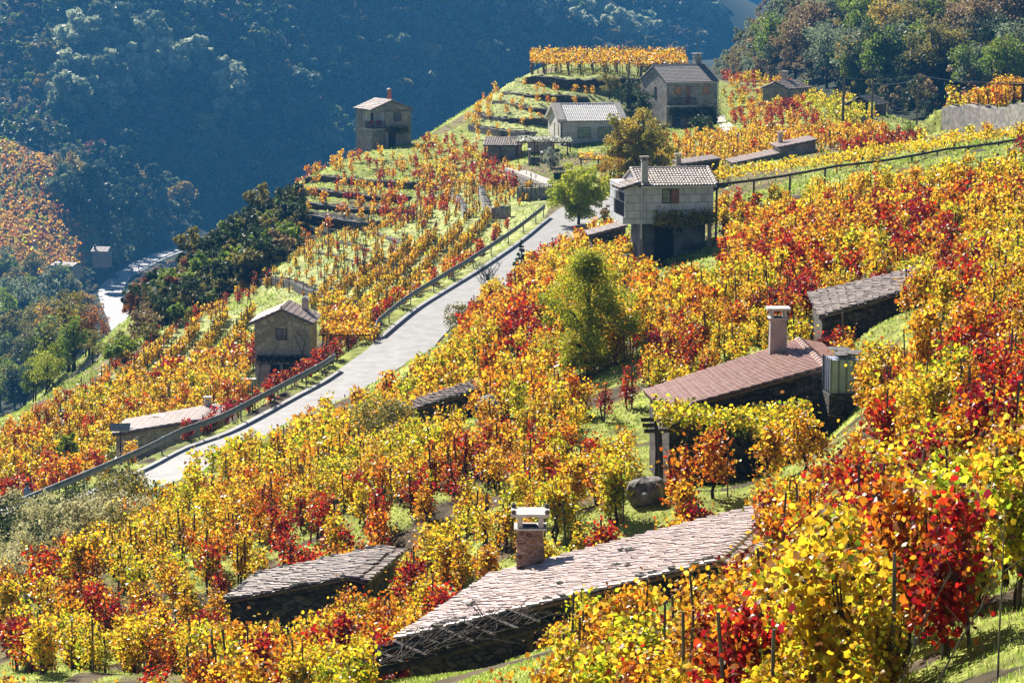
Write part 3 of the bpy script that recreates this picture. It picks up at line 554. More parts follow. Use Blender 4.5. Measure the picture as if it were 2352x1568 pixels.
def footprint_ok(x, y):
    ok = np.ones(len(x), bool)
    for k, (a, b, rb, ra, zb) in HUT.items():
        c = [(q[0], q[1]) for q in (a, b, rb, ra)]; m = np.mean(c, 0); big = [(m[0] + (p[0] - m[0]) * 1.12, m[1] + (p[1] - m[1]) * 1.12) for p in c]
        ok &= ~inpoly(np.stack([x, y], 1), big)
    d, _, _ = segdist(x, y, lane_c); ok &= d > LANE_W / 2 + 1.2
    return ok
REDS = [(1480, 1410, 85), (1690, 1350, 80), (1740, 1245, 60), (1960, 1210, 70), (2060, 1110, 55), (2180, 1010, 50), (1120, 1530, 90), (950, 1180, 75), (1240, 1080, 45), (1220, 700, 45), (1560, 800, 60), (1440, 900, 60), (2260, 850, 70), (1420, 1235, 60), (1600, 1205, 60), (700, 1270, 60), (490, 1310, 55), (60, 1490, 80), (1820, 610, 60), (2110, 540, 70), (1930, 640, 60), (1850, 700, 70), (2330, 1000, 60), (1370, 770, 40), (1200, 760, 40), (800, 1220, 50), (250, 1390, 50), (1320, 1000, 45), (2200, 640, 60), (980, 1150, 60), (1640, 880, 40)]
VX = []            # x, y, z, palette, scale, region
def field(poly, d0, d1, sx, sy, ang, pal, keep=.9, sc=1.0, jx=.22, jy=.3, sparse=True, noise=6.0, key='main'):
    P = np.array(poly, float); x0 = (P[:, 0].min() - 1176) / FP; x1 = (P[:, 0].max() - 1176) / FP
    ca, sa = math.cos(math.radians(ang)), math.sin(math.radians(ang)); X = max(abs(x0), abs(x1)) * d1 * 1.1 + d1 * abs(sa) + 5
    U, Vv = np.meshgrid(np.arange(-X, X, sx), np.arange(d0 - X * abs(sa) - 5, d1 + X * abs(sa) + 5, sy)); U = U.ravel(); Vv = Vv.ravel()
    U = U + R.normal(0, jx * sx * .5, len(U)); Vv = Vv + R.normal(0, jy * sy, len(U))
    x = U * ca - (Vv - d0) * sa; y = U * sa + (Vv - d0) * ca + d0
    m = (y > d0) & (y < d1) & (np.abs(x / y) < 0.2); x, y = x[m], y[m]; z = ground(x, y)
    q = proj(np.stack([x, y, z], 1)); m = inpoly(q, poly) & (R.random(len(x)) < keep)
    if sparse:
        for pp, pr in SPARSE: m &= ~(inpoly(q, pp) & (R.random(len(x)) > pr))
    m &= footprint_ok(x, y)
    if key == 'main': m &= vnoise(x + 31, y * .7, 4.5, 21) < .80
    for hh in (0.1, 0.9, 1.7):
        for wx in (-.4, .4):
            qq = proj(np.stack([x + wx, y, z + hh * sc], 1))
            for pp, D in EXCL: m &= ~(inpoly(qq, pp) & (y < D))
            m &= ~inpoly(qq, ROADPX)
    x, y, z = x[m], y[m], z[m]; sc = sc * (.86 if key != 'far' else 1)
    ks = list(pal); pr = np.array([pal[k] for k in ks]); pr = np.cumsum(pr / pr.sum())
    nzv = vnoise(x, y * .5, noise, 11) * .5 + R.random(len(x)) * .5
    qz = proj(np.stack([x, y, z + .8], 1)); red = np.zeros(len(x))
    for bx, by, br in REDS: red = np.maximum(red, np.clip(1.6 - np.hypot(qz[:, 0] - bx, (qz[:, 1] - by) * 1.3) / br, 0, 1))
    o_ = np.argsort(np.argsort(nzv)) / max(1, len(nzv)); ki = np.searchsorted(pr, o_)
    for i in range(len(x)): VX.append((x[i], y[i], z[i], (('W' if R.random() < .45 else 'R') if R.random() < red[i] * .6 else ks[min(ki[i], len(ks) - 1)]), sc * R.uniform(.72, 1.18), key))
RIGHT = [(0, 1568), (0, 1390), (290, 1225), (300, 1105), (430, 1045), (640, 965), (830, 880), (1030, 780), (1100, 665), (1190, 605), (1290, 545), (1420, 560), (1480, 610), (1640, 610), (1650, 440), (2000, 385), (2352, 330), (2352, 1800), (0, 1800)]
field(RIGHT, 24, 55, 1.25, .78, 14, {'W': .06, 'R': .09, 'D': .12, 'O': .24, 'Y': .31, 'G': .18}, .88, jx=.2, noise=1.8)
field(RIGHT, 55, 118, 1.42, .74, 14, {'W': .04, 'R': .06, 'D': .13, 'O': .31, 'Y': .34, 'G': .12}, .86, jx=.22, noise=3)
field(RIGHT, 118, 212, 1.5, .78, 12, {'W': .04, 'R': .06, 'D': .11, 'O': .37, 'Y': .33, 'G': .09}, .85, jx=.2, noise=7)
field([(1650, 440), (1700, 400), (2000, 360), (2352, 310), (2352, 420), (2000, 430), (1700, 480)], 150, 215, 1.2, 1.3, 0, {'Y': .7, 'G': .1, 'O': .2}, .55)
field([(1380, 500), (1290, 545), (1180, 600), (1110, 680), (1260, 640), (1420, 560)], 205, 262, 1.3, 1.4, 0, {'O': .8, 'D': .1, 'R': .1}, .8)
# below the lane, left
LOWER = [(0, 1160), (0, 1000), (150, 905), (260, 850), (480, 720), (600, 690), (640, 740), (740, 760), (830, 740), (870, 735), (860, 765), (790, 820), (590, 905), (510, 965), (330, 1050), (60, 1165)]
field([(0, 1160), (0, 1010), (130, 950), (480, 830), (590, 800), (590, 905), (510, 965), (330, 1050), (60, 1165)], 150, 226, 1.1, 1.1, 0, {'W': .04, 'R': .1, 'D': .1, 'O': .36, 'Y': .35, 'G': .05}, .85, noise=5, key='low')
field([(100, 960), (260, 850), (480, 705), (600, 640), (640, 650), (480, 740), (300, 870), (160, 960)], 190, 285, 1.4, 1.5, 0, {'W': .45, 'R': .1, 'O': .45}, .7, .7, key='low')
field([(150, 950), (330, 830), (480, 745), (590, 720), (590, 800), (480, 838), (300, 900), (170, 960)], 190, 262, 2.1, .42, -2, {'Y': .5, 'O': .5}, .97, .70, .06, .3, key='col')
field([(700, 700), (860, 600), (960, 560), (1090, 520), (1180, 480), (1090, 575), (1000, 640), (900, 700), (860, 735), (740, 745)], 205, 282, 2.1, .45, -7, {'O': .6, 'Y': .4}, .9, .70, .06, .3, key='col')
field([(740, 760), (870, 730), (1090, 590), (1180, 510), (1110, 590), (1000, 660), (860, 765), (740, 800)], 195, 250, 1.2, 1.2, 0, {'W': .3, 'R': .3, 'O': .4}, .85, .9, key='low')
field([(735, 700), (860, 700), (860, 780), (790, 800), (735, 790)], 195, 232, 1.4, 1.0, 0, {'O': .7, 'Y': .3}, .9, 1.1)
# grassy terraces
field([(575, 655), (700, 575), (860, 505), (1000, 445), (1100, 430), (1180, 405), (1255, 430), (1190, 480), (1000, 560), (860, 640), (760, 700)], 240, 312, 2.4, 1.1, -10, {'O': .72, 'Y': .2, 'R': .08}, .8, .55, .25, .3, key='ter')
field([(860, 470), (1000, 430), (1060, 450), (1000, 520), (880, 540)], 265, 305, 1.6, 1.6, 0, {'W': .5, 'O': .3, 'R': .2}, .6, .9)
# shaded knoll slope
field([(655, 500), (680, 440), (740, 380), (815, 345), (900, 345), (960, 440), (860, 505), (700, 570)], 285, 352, .95, 5.2, 4, {'D': .35, 'O': .5, 'W': .15}, .75, .95, .5, .1, key='kn')
field([(945, 325), (1060, 330), (1100, 350), (1200, 400), (1180, 440), (1000, 450), (940, 440)], 280, 352, .75, 4.6, -14, {'W': .3, 'R': .2, 'O': .4, 'Y': .1}, .95, .95, .4, .06, key='kn')
# stepped knoll, saddle rows, right of the two-storey house
field([(1065, 300), (1105, 225), (1200, 190), (1460, 195), (1350, 260), (1260, 310), (1100, 330)], 330, 368, 1.3, 4.5, 0, {'O': .85, 'D': .15}, .55, .75, .5, .1, key='kn')
field([(1060, 300), (1110, 235), (1140, 260), (1110, 310)], 330, 360, 1.3, 3, 0, {'O': 1}, .8, .9)
field([(1655, 165), (1830, 172), (1835, 240), (1900, 300), (1700, 312), (1665, 240)], 300, 392, .8, 6.2, 4, {'W': .3, 'R': .22, 'O': .33, 'Y': .15}, .95, 1.0, .4, .05, key='kn')
field([(1830, 200), (1960, 190), (2010, 250), (2005, 305), (1900, 310), (1835, 250)], 295, 385, .85, 5.2, -8, {'G': .7, 'Y': .3}, .95, 1.05, .4, .08, key='kn')
field([(1570, 330), (1640, 318), (1900, 308), (2010, 302), (2070, 330), (1900, 352), (1870, 380), (1650, 378), (1560, 372)], 222, 315, .95, 2.6, 3, {'O': .8, 'Y': .12, 'R': .08}, .9, .9, .3, .2, key='kn')
field([(1400, 345), (1480, 325), (1560, 325), (1560, 375), (1480, 385)], 270, 345, 1.2, 2.4, 0, {'O': .8, 'D': .2}, .8, .9, key='kn')
field([(1500, 305), (1640, 300), (1650, 330), (1500, 335)], 300, 345, 1.5, 3, 0, {'D': .6, 'G': .4}, .7, .9, key='kn')
field([(1925, 345), (2080, 320), (2120, 335), (1960, 372)], 235, 290, 1.0, 2.0, 0, {'R': .6, 'W': .4}, .9, .8)
field([(1640, 385), (1700, 400), (1660, 420)], 200, 262, 1.1, 2.0, 0, {'Y': .8, 'O': .2}, .9, .9)
field([(2160, 272), (2200, 240), (2352, 205), (2352, 236), (2230, 262)], 236, 285, 1.1, 1.6, 0, {'O': .5, 'D': .3, 'Y': .2}, .9, 1.2)
# far valley vineyard
field([(0, 325), (60, 350), (150, 385), (165, 470), (230, 545), (240, 610), (170, 640), (0, 640)], 800, 1020, 1.5, 3.4, 12, {'P': .68, 'O': .14, 'W': .05, 'G': .13}, .8, 1.2, .4, .2, key='far')
# red hedge row beside the guardrail
gr = offset(lane_l, -1.5)
for q in gr:
    for _ in range(2):
        if 173 < q[1] < 199: VX.append((q[0] + R.normal(0, .25), q[1] + R.normal(0, .4), gz(q[0], q[1]), 'W' if R.random() < .7 else 'R', .8, 'red row'))
        elif 163 < q[1] < 173 or 204 < q[1] < 240:
            if R.random() < .5: VX.append((q[0] - 1 + R.normal(0, .3), q[1] + R.normal(0, .4), gz(q[0] - 1, q[1]), 'O' if R.random() < .7 else 'R', .7, 'low'))
# single vines standing clear in front of the arbour
for px, py, D in ((1640, 1105, 85), (1765, 1075, 85), (1560, 1120, 84), (1850, 1050, 82), (1990, 900, 84), (2115, 870, 84)):
    q = at(px, py, D); VX.append((q[0], q[1], gz(q[0], q[1]), 'D' if px < 1700 else 'O', 1.15, 'arbour'))
print('vines', len(VX))
LM.update({'the long pink tiled roof': (1400, 1290), 'the brown stone chimney': (1215, 1240), 'the terracotta ribbed roof': (1700, 860), 'the water tank': (1935, 850), 'the leafy arbour': (1690, 950), 'the grey boulder': (1485, 1160),
           'the old dark-walled hut': (700, 1310), 'the small half-buried roof': (1000, 905), 'the grey shed roof': (2000, 660), 'the dead branch trellis': (1020, 1500), 'the tall yellow-green tree': (1370, 720), 'the white block house': (1540, 470)})
LM2 = {'the bottom right corner': (2300, 1500), 'the right edge': (2340, 1150)}; LM.update(LM2)
VXs = sorted(range(len(VX)), key=lambda i: -VX[i][4] / VX[i][1]); q_all = proj(np.array([v[:3] for v in VX]))
inside = [i for i in VXs if -20 < q_all[i][0] < 2372 and q_all[i][1] < 1568 + 1.0 * FP / VX[i][1]]
indiv = inside[:296]; near_set = set(indiv)
tmpl_cache = {}
trunk_meshes = []
for k in range(5):
    mb = MB(); p = [(0, 0, -.25)]; 
    for s in range(4): p.append((random.uniform(-.1, .1), random.uniform(-.12, .12), .18 + s * .22))
    mb.tube(p, .055, .035, 6)
    for s in range(3): a = random.uniform(0, 6.28); mb.tube([p[-1 - s % 2], (math.cos(a) * .25, math.sin(a) * .3, 1.1), (math.cos(a) * .3, math.sin(a) * .4, 1.45)], .022, .008, 5)
    o_ = mb.build('trunk', M['bark']); trunk_meshes.append(o_.data); bpy.data.objects.remove(o_)
items = []
for i in indiv:
    x, y, z, pal, sc, key = VX[i]; lod = 0 if y < 46 else 1; v = int(R.integers(0, 4)); kk = (pal, v, lod)
    if kk not in tmpl_cache:
        rng = np.random.default_rng(hash((pal, v)) % 1000 + lod + 13 * v); nn = 1500 if lod == 0 else 900
        P = vinepts(nn, rng); Vl, Fl, li = leafcloud(P, .086 if lod == 0 else .104, rng, lobed=True, palm=(lod == 0)); cc = palcol(pal, nn, rng)[li]
        tmpl_cache[kk] = mesh_np('foliage', Vl, Fl, [M['leaf']], cc)
    e = empty('grape_vine', (x, y, z), R.uniform(-.5, .5) + (math.pi if R.random() < .5 else 0)); e.scale = (sc, sc, sc * R.uniform(.9, 1.12))
    obj('foliage', tmpl_cache[kk], e); obj('trunk', trunk_meshes[int(R.integers(0, 5))], e)
    items.append((e, WORD[pal] + ' grape vine', (x, y, z + .9)))
label_set(items, 'grape vine', 'autumn grape vines on the near slope')
# the rest of the vineyard: one object
LODS = [(60, 900, .12), (118, 460, .135), (205, 220, .19), (420, 110, .26), (4000, 30, .75)]
VV = []; FF = []; CC = []; off = 0
tb = MB(); 
bylod = {}
for i in range(len(VX)):
    if i in near_set: continue
    y = VX[i][1]; l = next(k for k, t_ in enumerate(LODS) if y < t_[0]); bylod.setdefault((l, int(R.integers(0, 6))), []).append(i)
for (l, v), ids in bylod.items():
    rng = np.random.default_rng(100 + l * 10 + v); nn = LODS[l][1]; P = vinepts(nn, rng, 1.7, .25 if l >= 3 else .5); Vl, Fl, li = leafcloud(P, LODS[l][2], rng)
    for c0_ in range(0, len(ids), 400):
        ch = ids[c0_:c0_ + 400]; m_ = len(ch); A = np.array([VX[i][:3] for i in ch]); s = np.array([VX[i][4] for i in ch]); th = R.uniform(-.5, .5, m_) + math.pi * (R.random(m_) < .5)
        c, s_ = np.cos(th)[:, None], np.sin(th)[:, None]; w_ = np.empty((m_, len(Vl), 3))
        w_[..., 0] = (Vl[None, :, 0] * c - Vl[None, :, 1] * s_) * s[:, None] + A[:, :1]; w_[..., 1] = (Vl[None, :, 0] * s_ + Vl[None, :, 1] * c) * s[:, None] + A[:, 1:2]
        w_[..., 2] = Vl[None, :, 2] * (s * R.uniform(.85, 1.12, m_))[:, None] + A[:, 2:3]
        VV.append(w_.reshape(-1, 3)); FF.append((Fl[None] + (np.arange(m_) * len(Vl))[:, None, None] + off).reshape(-1, 4)); off += m_ * len(Vl)
        CC.append(np.concatenate([palcol(VX[i][3], nn, R)[li] for i in ch]))
VV = np.concatenate(VV); FF = np.concatenate(FF); CC = np.concatenate(CC); print('stuff leaves', len(FF))
vy = obj('vineyard_vines', mesh_np('vineyard_vines', VV, FF, [M['leaf']], CC)); tag(vy, 'dense vine rows in yellow, orange and red covering the hillside beyond the nearest vines', 'vines', kind='stuff')
for i in range(len(VX)):
    if i in near_set or VX[i][1] > 330: continue
    x, y, z = VX[i][:3]; a = R.uniform(-.15, .15); n_ = 4 if y < 120 else 3
    tb.tube([(x, y, z - .2), (x + a, y + .05, z + .5), (x - a * .5, y, z + 1.05)], .045 if y < 130 else .06, .03, n_)
tag(tb.build('vine_trunks', M['bark']), 'crooked black trunks under the farther vine rows', 'vine trunks', kind='stuff')
# stakes
SK = []
for i in inside:
    if VX[i][1] < 300 and R.random() < (.55 if VX[i][1] < 120 else .35):
        x, y, z = VX[i][0] + R.normal(0, .15), VX[i][1] - R.uniform(0, .35), 0; SK.append((x, y, gz(x, y)))
stk = []
for k in range(6):
    mb = MB(); lx, ly = random.uniform(-.16, .16), random.uniform(-.1, .1); h = random.uniform(1.45, 1.85)
    mb.tube([(0, 0, -.3), (lx * .5, ly * .5, h * .5), (lx, ly, h)], .024, .02, 6); o_ = mb.build('vine_stake', M['stake']); stk.append(o_.data); bpy.data.objects.remove(o_)
items = []
for x, y, z in SK[:190]:
    o_ = obj('vine_stake', stk[int(R.integers(0, 6))], None, (x, y, z)); o_.rotation_euler = (0, 0, R.uniform(0, 6.28)); items.append((o_, 'weathered grey vine stake', (x, y, z + 1.6)))
label_set(items, 'stake', 'wooden stakes among the near vines')
mb = MB()
for x, y, z in SK[190:]:
    a, b_, h = random.uniform(-.15, .15), random.uniform(-.1, .1), random.uniform(1.3, 1.7); mb.tube([(x, y, z - .2), (x + a, y + b_, z + h)], .034, .03, 4)
tag(mb.build('far_vine_stakes', M['stake']), 'thin grey stakes scattered through the farther vine rows', 'stakes', kind='stuff')
# grass blades, denser close by
gp = []
for d0, d1, nn in ((20, 70, 110000), (70, 130, 60000), (130, 230, 36000), (230, 370, 26000)):
    y = np.sqrt(R.uniform(d0 ** 2, d1 ** 2, nn)); x = y * R.uniform(-.19, .19, nn); gp.append(np.stack([x, y, np.zeros(nn)], 1))
gp = np.concatenate(gp); gp[:, 2] = ground(gp[:, 0], gp[:, 1]); q = proj(gp)
m = ~((vnoise(gp[:, 0], gp[:, 1], 1.6, 8) > .68) & (gp[:, 1] < 220)) & footprint_ok(gp[:, 0], gp[:, 1]) & (q[:, 1] < 1640) & (q[:, 1] > 150) & ~(inpoly(q, [(330, 760), (400, 560), (480, 500), (680, 480), (860, 500), (700, 560), (560, 650), (450, 740)])) ; gp = gp[m]
s = np.clip(gp[:, 1] * .0009, .07, .24); gp[:, 2] += s * .3
wd = np.clip(gp[:, 1:2] / 260., .1, .38); nn = len(gp); tdir = unit(np.stack([R.normal(0, .35, nn), R.normal(0, .35, nn), np.ones(nn)], 1)); sd_ = unit(np.stack([R.normal(size=nn), R.normal(size=nn), np.zeros(nn)], 1)); ss = s[:, None]
V = np.stack([gp - sd_ * ss * wd - tdir * ss * .5, gp + sd_ * ss * wd - tdir * ss * .5, gp + sd_ * ss * wd * .5 + tdir * ss * .5, gp - sd_ * ss * wd * .6 + tdir * ss * .6], 1).reshape(-1, 3)
gc = np.where(R.random((nn, 1)) < .3, np.array([[.62, .64, .24]]), np.array([[.34, .48, .07]])) * R.uniform(.6, 1.2, (nn, 1))
go = obj('grass', mesh_np('grass', V, np.arange(nn * 4).reshape(-1, 4), [M['grass']], np.repeat(gc, 4, 0))); tag(go, 'short bright green grass between the vines and on the terraces', 'grass', kind='stuff')

# ------------------------------------------------------------------ buildings
def tiles(mb, a, b, rb, ra, tw, tl, jit=0.03, arc=3, vary=0.25, over=0.0):
    """barrel tiles running from the eave a-b up to the ridge ra-rb"""
    a, b, rb, ra = [np.array(q, float) for q in (a, b, rb, ra)]
    W_ = np.linalg.norm(b - a); S_ = (np.linalg.norm(ra - a) + np.linalg.norm(rb - b)) / 2; ni = max(2, round(W_ / tw)); nj = max(2, round(S_ / tl))
    nrm = np.cross(b - a, ra - a); nrm /= np.linalg.norm(nrm); nrm *= np.sign(nrm[2])
    def pt(u, v): return (a * (1 - u) + b * u) * (1 - v) + (ra * (1 - u) + rb * u) * v
    mb.add([pt(0, 0), pt(1, 0), pt(1, 1), pt(0, 1)], [(0, 1, 2, 3)], (.45, .42, .4))
    mb.hexa([pt(0, 0) - nrm * .1, pt(1, 0) - nrm * .1, pt(1, 1) - nrm * .1, pt(0, 1) - nrm * .1], [pt(0, 0) - nrm * .02, pt(1, 0) - nrm * .02, pt(1, 1) - nrm * .02, pt(0, 1) - nrm * .02], (.3, .25, .22))
    r = tw * .52; ew = (b - a) / W_
    for i in range(ni):
        ush = random.uniform(-jit, jit) * .3
        for j in range(nj):
            u = (i + .5 + ush + random.uniform(-jit, jit)) / ni; v0 = (j + random.uniform(-jit, jit) * 2 - (.06 if j == 0 else 0)) / nj; v1 = v0 + 1.06 / nj
            c = 1 - vary * random.random() ** 1.5; c = (c, c * random.uniform(.95, 1.02), c * random.uniform(.92, 1.04)); lift = .035 + random.uniform(0, jit * .6)
            P0 = pt(u, v0); P1 = pt(u, v1); vs = []
            for P, l in ((P0, lift), (P1, .0)):
                for k in range(arc + 1):
                    th = math.pi * k / arc; vs.append(P + ew * (-math.cos(th) * r * (1 if l else .85)) + nrm * (math.sin(th) * r * .62 + l))
            m_ = arc + 1; fs = [(k, k + 1, m_ + k + 1, m_ + k) for k in range(arc)] + [tuple(range(arc, -1, -1))]
            mb.add(vs, fs, c)
def ridge_caps(mb, p, q, w_, l=.38, col=(.9, .85, .82)):
    p, q = np.array(p, float), np.array(q, float); L = np.linalg.norm(q - p); n_ = max(2, int(L / l)); d = (q - p) / L; s = np.cross(d, [0, 0, 1]); s /= np.linalg.norm(s)
    for i in range(n_):
        c = random.uniform(.75, 1); A, B = p + d * L * i / n_, p + d * L * (i + 1.08) / n_; vs = []
        for P, l_ in ((A, .04), (B, .0)):
            for k in range(5): th = math.pi * k / 4; vs.append(P + s * math.cos(th) * w_ / 2 + np.array([0, 0, math.sin(th) * w_ * .35 + l_]))
        mb.add(vs, [(k, k + 5, k + 6, k + 1) for k in range(4)] + [(0, 1, 2, 3, 4)], (c, c, c))
def chimney(root, x, y, z0, z1, w_, mat, cap='slab', d=None, capmat=None, wob=0.0):
    d = d or w_; capmat = capmat or M['concrete']
    mb = MB(); n_ = 5
    for k in range(n_):
        za, zb = z0 + (z1 - z0) * k / n_, z0 + (z1 - z0) * (k + 1) / n_; j = wob * random.uniform(-1, 1); f0, f1 = 1 - .02 * k, 1 - .02 * (k + 1)
        mb.hexa([(x - w_ / 2 * f0 + j, y - d / 2 * f0, za), (x + w_ / 2 * f0 + j, y - d / 2 * f0, za), (x + w_ / 2 * f0, y + d / 2 * f0, za), (x - w_ / 2 * f0, y + d / 2 * f0, za)],
                [(x - w_ / 2 * f1, y - d / 2 * f1, zb - .002), (x + w_ / 2 * f1, y - d / 2 * f1, zb - .002), (x + w_ / 2 * f1, y + d / 2 * f1, zb - .002), (x - w_ / 2 * f1, y + d / 2 * f1, zb - .002)])
    ch = mb.build('chimney', mat, root)
    if cap == 'slab':
        h = w_ * .42; mb = MB(); mb.box(x - w_ * .56, x + w_ * .56, y - d * .56, y + d * .56, z1, z1 + .05); c = w_ * .36
        for sx in (-1, 1):
            for sy in (-1, 1): mb.box(x + sx * c - w_ * .09, x + sx * c + w_ * .09, y + sy * d * .36 - w_ * .09, y + sy * d * .36 + w_ * .09, z1 + .05, z1 + .05 + h)
        mb.box(x - w_ * .66, x + w_ * .66, y - d * .66, y + d * .66, z1 + .05 + h, z1 + .13 + h); mb.build('chimney_cap', capmat, ch)
        mb = MB(); mb.box(x - w_ * .22, x + w_ * .22, y - d * .22, y + d * .22, z1 + .052, z1 + .075); mb.build('flue', M['black'], ch)
    elif cap == 'gable':
        mb = MB(); mb.add([(x - w_ * .62, y - d * .6, z1), (x + w_ * .62, y - d * .6, z1), (x + w_ * .62, y + d * .6, z1), (x - w_ * .62, y + d * .6, z1), (x, y - d * .6, z1 + w_ * .4), (x, y + d * .6, z1 + w_ * .4)], [(0, 1, 4), (3, 5, 2), (0, 4, 5, 3), (1, 2, 5, 4), (0, 3, 2, 1)]); mb.build('chimney_cap', capmat, ch)
    return ch
def window(root, x0, x1, z0, z1, y=0.0, side=None, frame=None, glass=None, bars=(1, 1), th=.06, name='window'):
    """on the front plane y (facing -y); side='L' puts it on the left face x=y value"""
    frame = frame or M['frame']; glass = glass or M['glass']; mb = MB(); f = th; pr = .035
    def bx(m_, a, b_, c, d_, p0, p1):
        if side: m_.box(y - p1, y - p0, a, b_, c, d_)
        else: m_.box(a, b_, y - p1, y - p0, c, d_)
    bx(mb, x0, x1, z0, z0 + f, 0, pr); bx(mb, x0, x1, z1 - f, z1, 0, pr); bx(mb, x0, x0 + f, z0 + f, z1 - f, 0, pr); bx(mb, x1 - f, x1, z0 + f, z1 - f, 0, pr)
    for k in range(1, bars[0] + 1): xx = x0 + (x1 - x0) * k / (bars[0] + 1); bx(mb, xx - .018, xx + .018, z0 + f, z1 - f, 0, pr * .9)
    for k in range(1, bars[1] + 1): zz = z0 + (z1 - z0) * k / (bars[1] + 1); bx(mb, x0 + f, x1 - f, zz - .015, zz + .015, 0, pr * .8)
    wn = mb.build(name, frame, root); mg = MB(); bx(mg, x0 + f, x1 - f, z0 + f, z1 - f, 0, .012); mg.build('pane', glass, wn); return wn
def door(root, x0, x1, z0, z1, y=0.0, mat=None):
    mb = MB(); mb.box(x0, x1, y - .03, y - .001, z0, z1); d = mb.build('door', mat or M['black'], root); mb = MB(); mb.box(x0 + .08, x0 + .13, y - .08, y - .03, z0 + (z1 - z0) * .45, z0 + (z1 - z0) * .52); mb.build('handle', M['iron'], d); return d
def railing(root, p, q, h, n_, mat=None, name='railing', r=.014, name_in=True):
    mb = MB(); p, q = np.array(p, float), np.array(q, float)
    mb.bar(p + [0, 0, h], q + [0, 0, h], .05, .04); mb.bar(p + [0, 0, .06], q + [0, 0, .06], .035, .03)
    for i in range(n_ + 1): c = p + (q - p) * i / n_; mb.box(c[0] - r, c[0] + r, c[1] - r, c[1] + r, c[2] + .06, c[2] + h)
    return mb.build(name, mat or M['iron'], root)
def gabled(name, label, org, yaw, W, D, H, rise, axis, wall, roof, oh=.3, tw=.25, tl=.42, jit=.04, cat='house', below=2.5, cut=None, low=None, vary=.25, group=None):
    root = empty(name, org, math.radians(yaw), label, cat, group); mb = MB()
    if cut:  # corner loggia at the front left: width cw, depth cd, floor z
        cw, cd, cz = cut; mb.box(0, W, 0, D, -below, cz)
        if axis == 'y':
            zc = H + rise * min(1, cw / (W / 2)); zc2 = H + rise
            mb.hexa([(cw, 0, cz), (W, 0, cz), (W, D, cz), (cw, D, cz)], [(cw, 0, H), (W, 0, H), (W, D, H), (cw, D, H)]); mb.hexa([(0, cd, cz), (cw - .001, cd, cz), (cw - .001, D, cz), (0, D, cz)], [(0, cd, H), (cw - .001, cd, H), (cw - .001, D, H), (0, D, H)])
            mb.hexa([(0, 0, H - .25), (W, 0, H - .25), (W, .2, H - .25), (0, .2, H - .25)], [(0, 0, H), (W, 0, H), (W, .2, H), (0, .2, H)])
        else:
            mb.box(cw, W, 0, D, cz, H); mb.box(0, cw - .001, cd, D, cz, H)
    else: mb.box(0, W, 0, D, low or -below, H)
    if axis == 'y': mb.hexa([(0.002, .002, H), (W - .002, .002, H), (W / 2, .002, H + rise)], [(0.002, D - .002, H), (W - .002, D - .002, H), (W / 2, D - .002, H + rise)])
    else: mb.hexa([(0.002, 0.002, H), (0.002, D - .002, H), (0.002, D / 2, H + rise)], [(W - .002, .002, H), (W - .002, D - .002, H), (W - .002, D / 2, H + rise)])
    mb.build('wall', wall, root)
    if low: mb = MB(); mb.box(0.01, W - .01, .01, D - .01, -below, low); mb.build('lower_wall', M['render'], root)
    mb = MB(); u = .1
    if axis == 'y':
        k = oh * rise / (W / 2); ze = H - k + u; zr = H + rise + u
        tiles(mb, (-oh, -oh, ze), (-oh, D + oh, ze), (W / 2, D + oh, zr), (W / 2, -oh, zr), tw, tl, jit, vary=vary); tiles(mb, (W + oh, -oh, ze), (W + oh, D + oh, ze), (W / 2, D + oh, zr), (W / 2, -oh, zr), tw, tl, jit, vary=vary); ridge_caps(mb, (W / 2, -oh, zr), (W / 2, D + oh, zr), .3)
    else:
        k = oh * rise / (D / 2); ze = H - k + u; zr = H + rise + u
        tiles(mb, (-oh, -oh, ze), (W + oh, -oh, ze), (W + oh, D / 2, zr), (-oh, D / 2, zr), tw, tl, jit, vary=vary); tiles(mb, (-oh, D + oh, ze), (W + oh, D + oh, ze), (W + oh, D / 2, zr), (-oh, D / 2, zr), tw, tl, jit, vary=vary); ridge_caps(mb, (-oh, D / 2, zr), (W + oh, D / 2, zr), .3)
    mb.build('roof', roof, root); return root

def hut(key, name, label, roofmat, wallmat, tw, tl, jit, vary, inset=.25, back=.15, caps=True, slab=False, edge=None):
    a, b, rb, ra, zb = HUT[key]; o0 = np.array([a[0], a[1], zb]); root = empty(name, o0, 0, label, 'hut')
    A, B, C, D_ = a - o0, b - o0, rb - o0, ra - o0; mb = MB()
    tiles(mb, A, B, C, D_, tw, tl, jit, vary=vary)
    up = ((C + D_) - (A + B)) / 2; run = np.array([up[0], up[1], 0]); E1, E2 = D_ + run * back - [0, 0, up[2] * back], C + run * back - [0, 0, up[2] * back]
    tiles(mb, E1, E2, C, D_, tw, tl, jit, vary=vary)
    if caps: ridge_caps(mb, D_, C, tw * 1.6, tl)
    if edge:   # verge tiles along the near side
        ridge_caps(mb, A + [0, 0, .02], D_ + [0, 0, .02], tw * 1.1, tl)
    rf = mb.build('roof', roofmat, root)
    ctr = (A + B + C + D_) / 4
    def ins(p, t): q = p + (ctr - p) * t; return q
    q = [ins(p, .07) for p in (A, B, E2, E1)]; dz = .12
    mb = MB(); mb.hexa([(p[0], p[1], -2.5) for p in q], [(p[0], p[1], min(p[2], (A[2] if i < 2 else p[2])) - dz + (.0)) for i, p in enumerate(q)])
    r1, r2 = ins(D_, .07), ins(C, .07); mb.add([tuple(q[0] - [0, 0, dz]), tuple(q[3] - [0, 0, dz]), tuple(r1 - [0, 0, dz]), tuple(q[1] - [0, 0, dz]), tuple(q[2] - [0, 0, dz]), tuple(r2 - [0, 0, dz])], [(0, 1, 2), (3, 5, 4), (0, 2, 5, 3), (1, 4, 5, 2)])
    mb.build('wall', wallmat, root); return root, A, B, C, D_
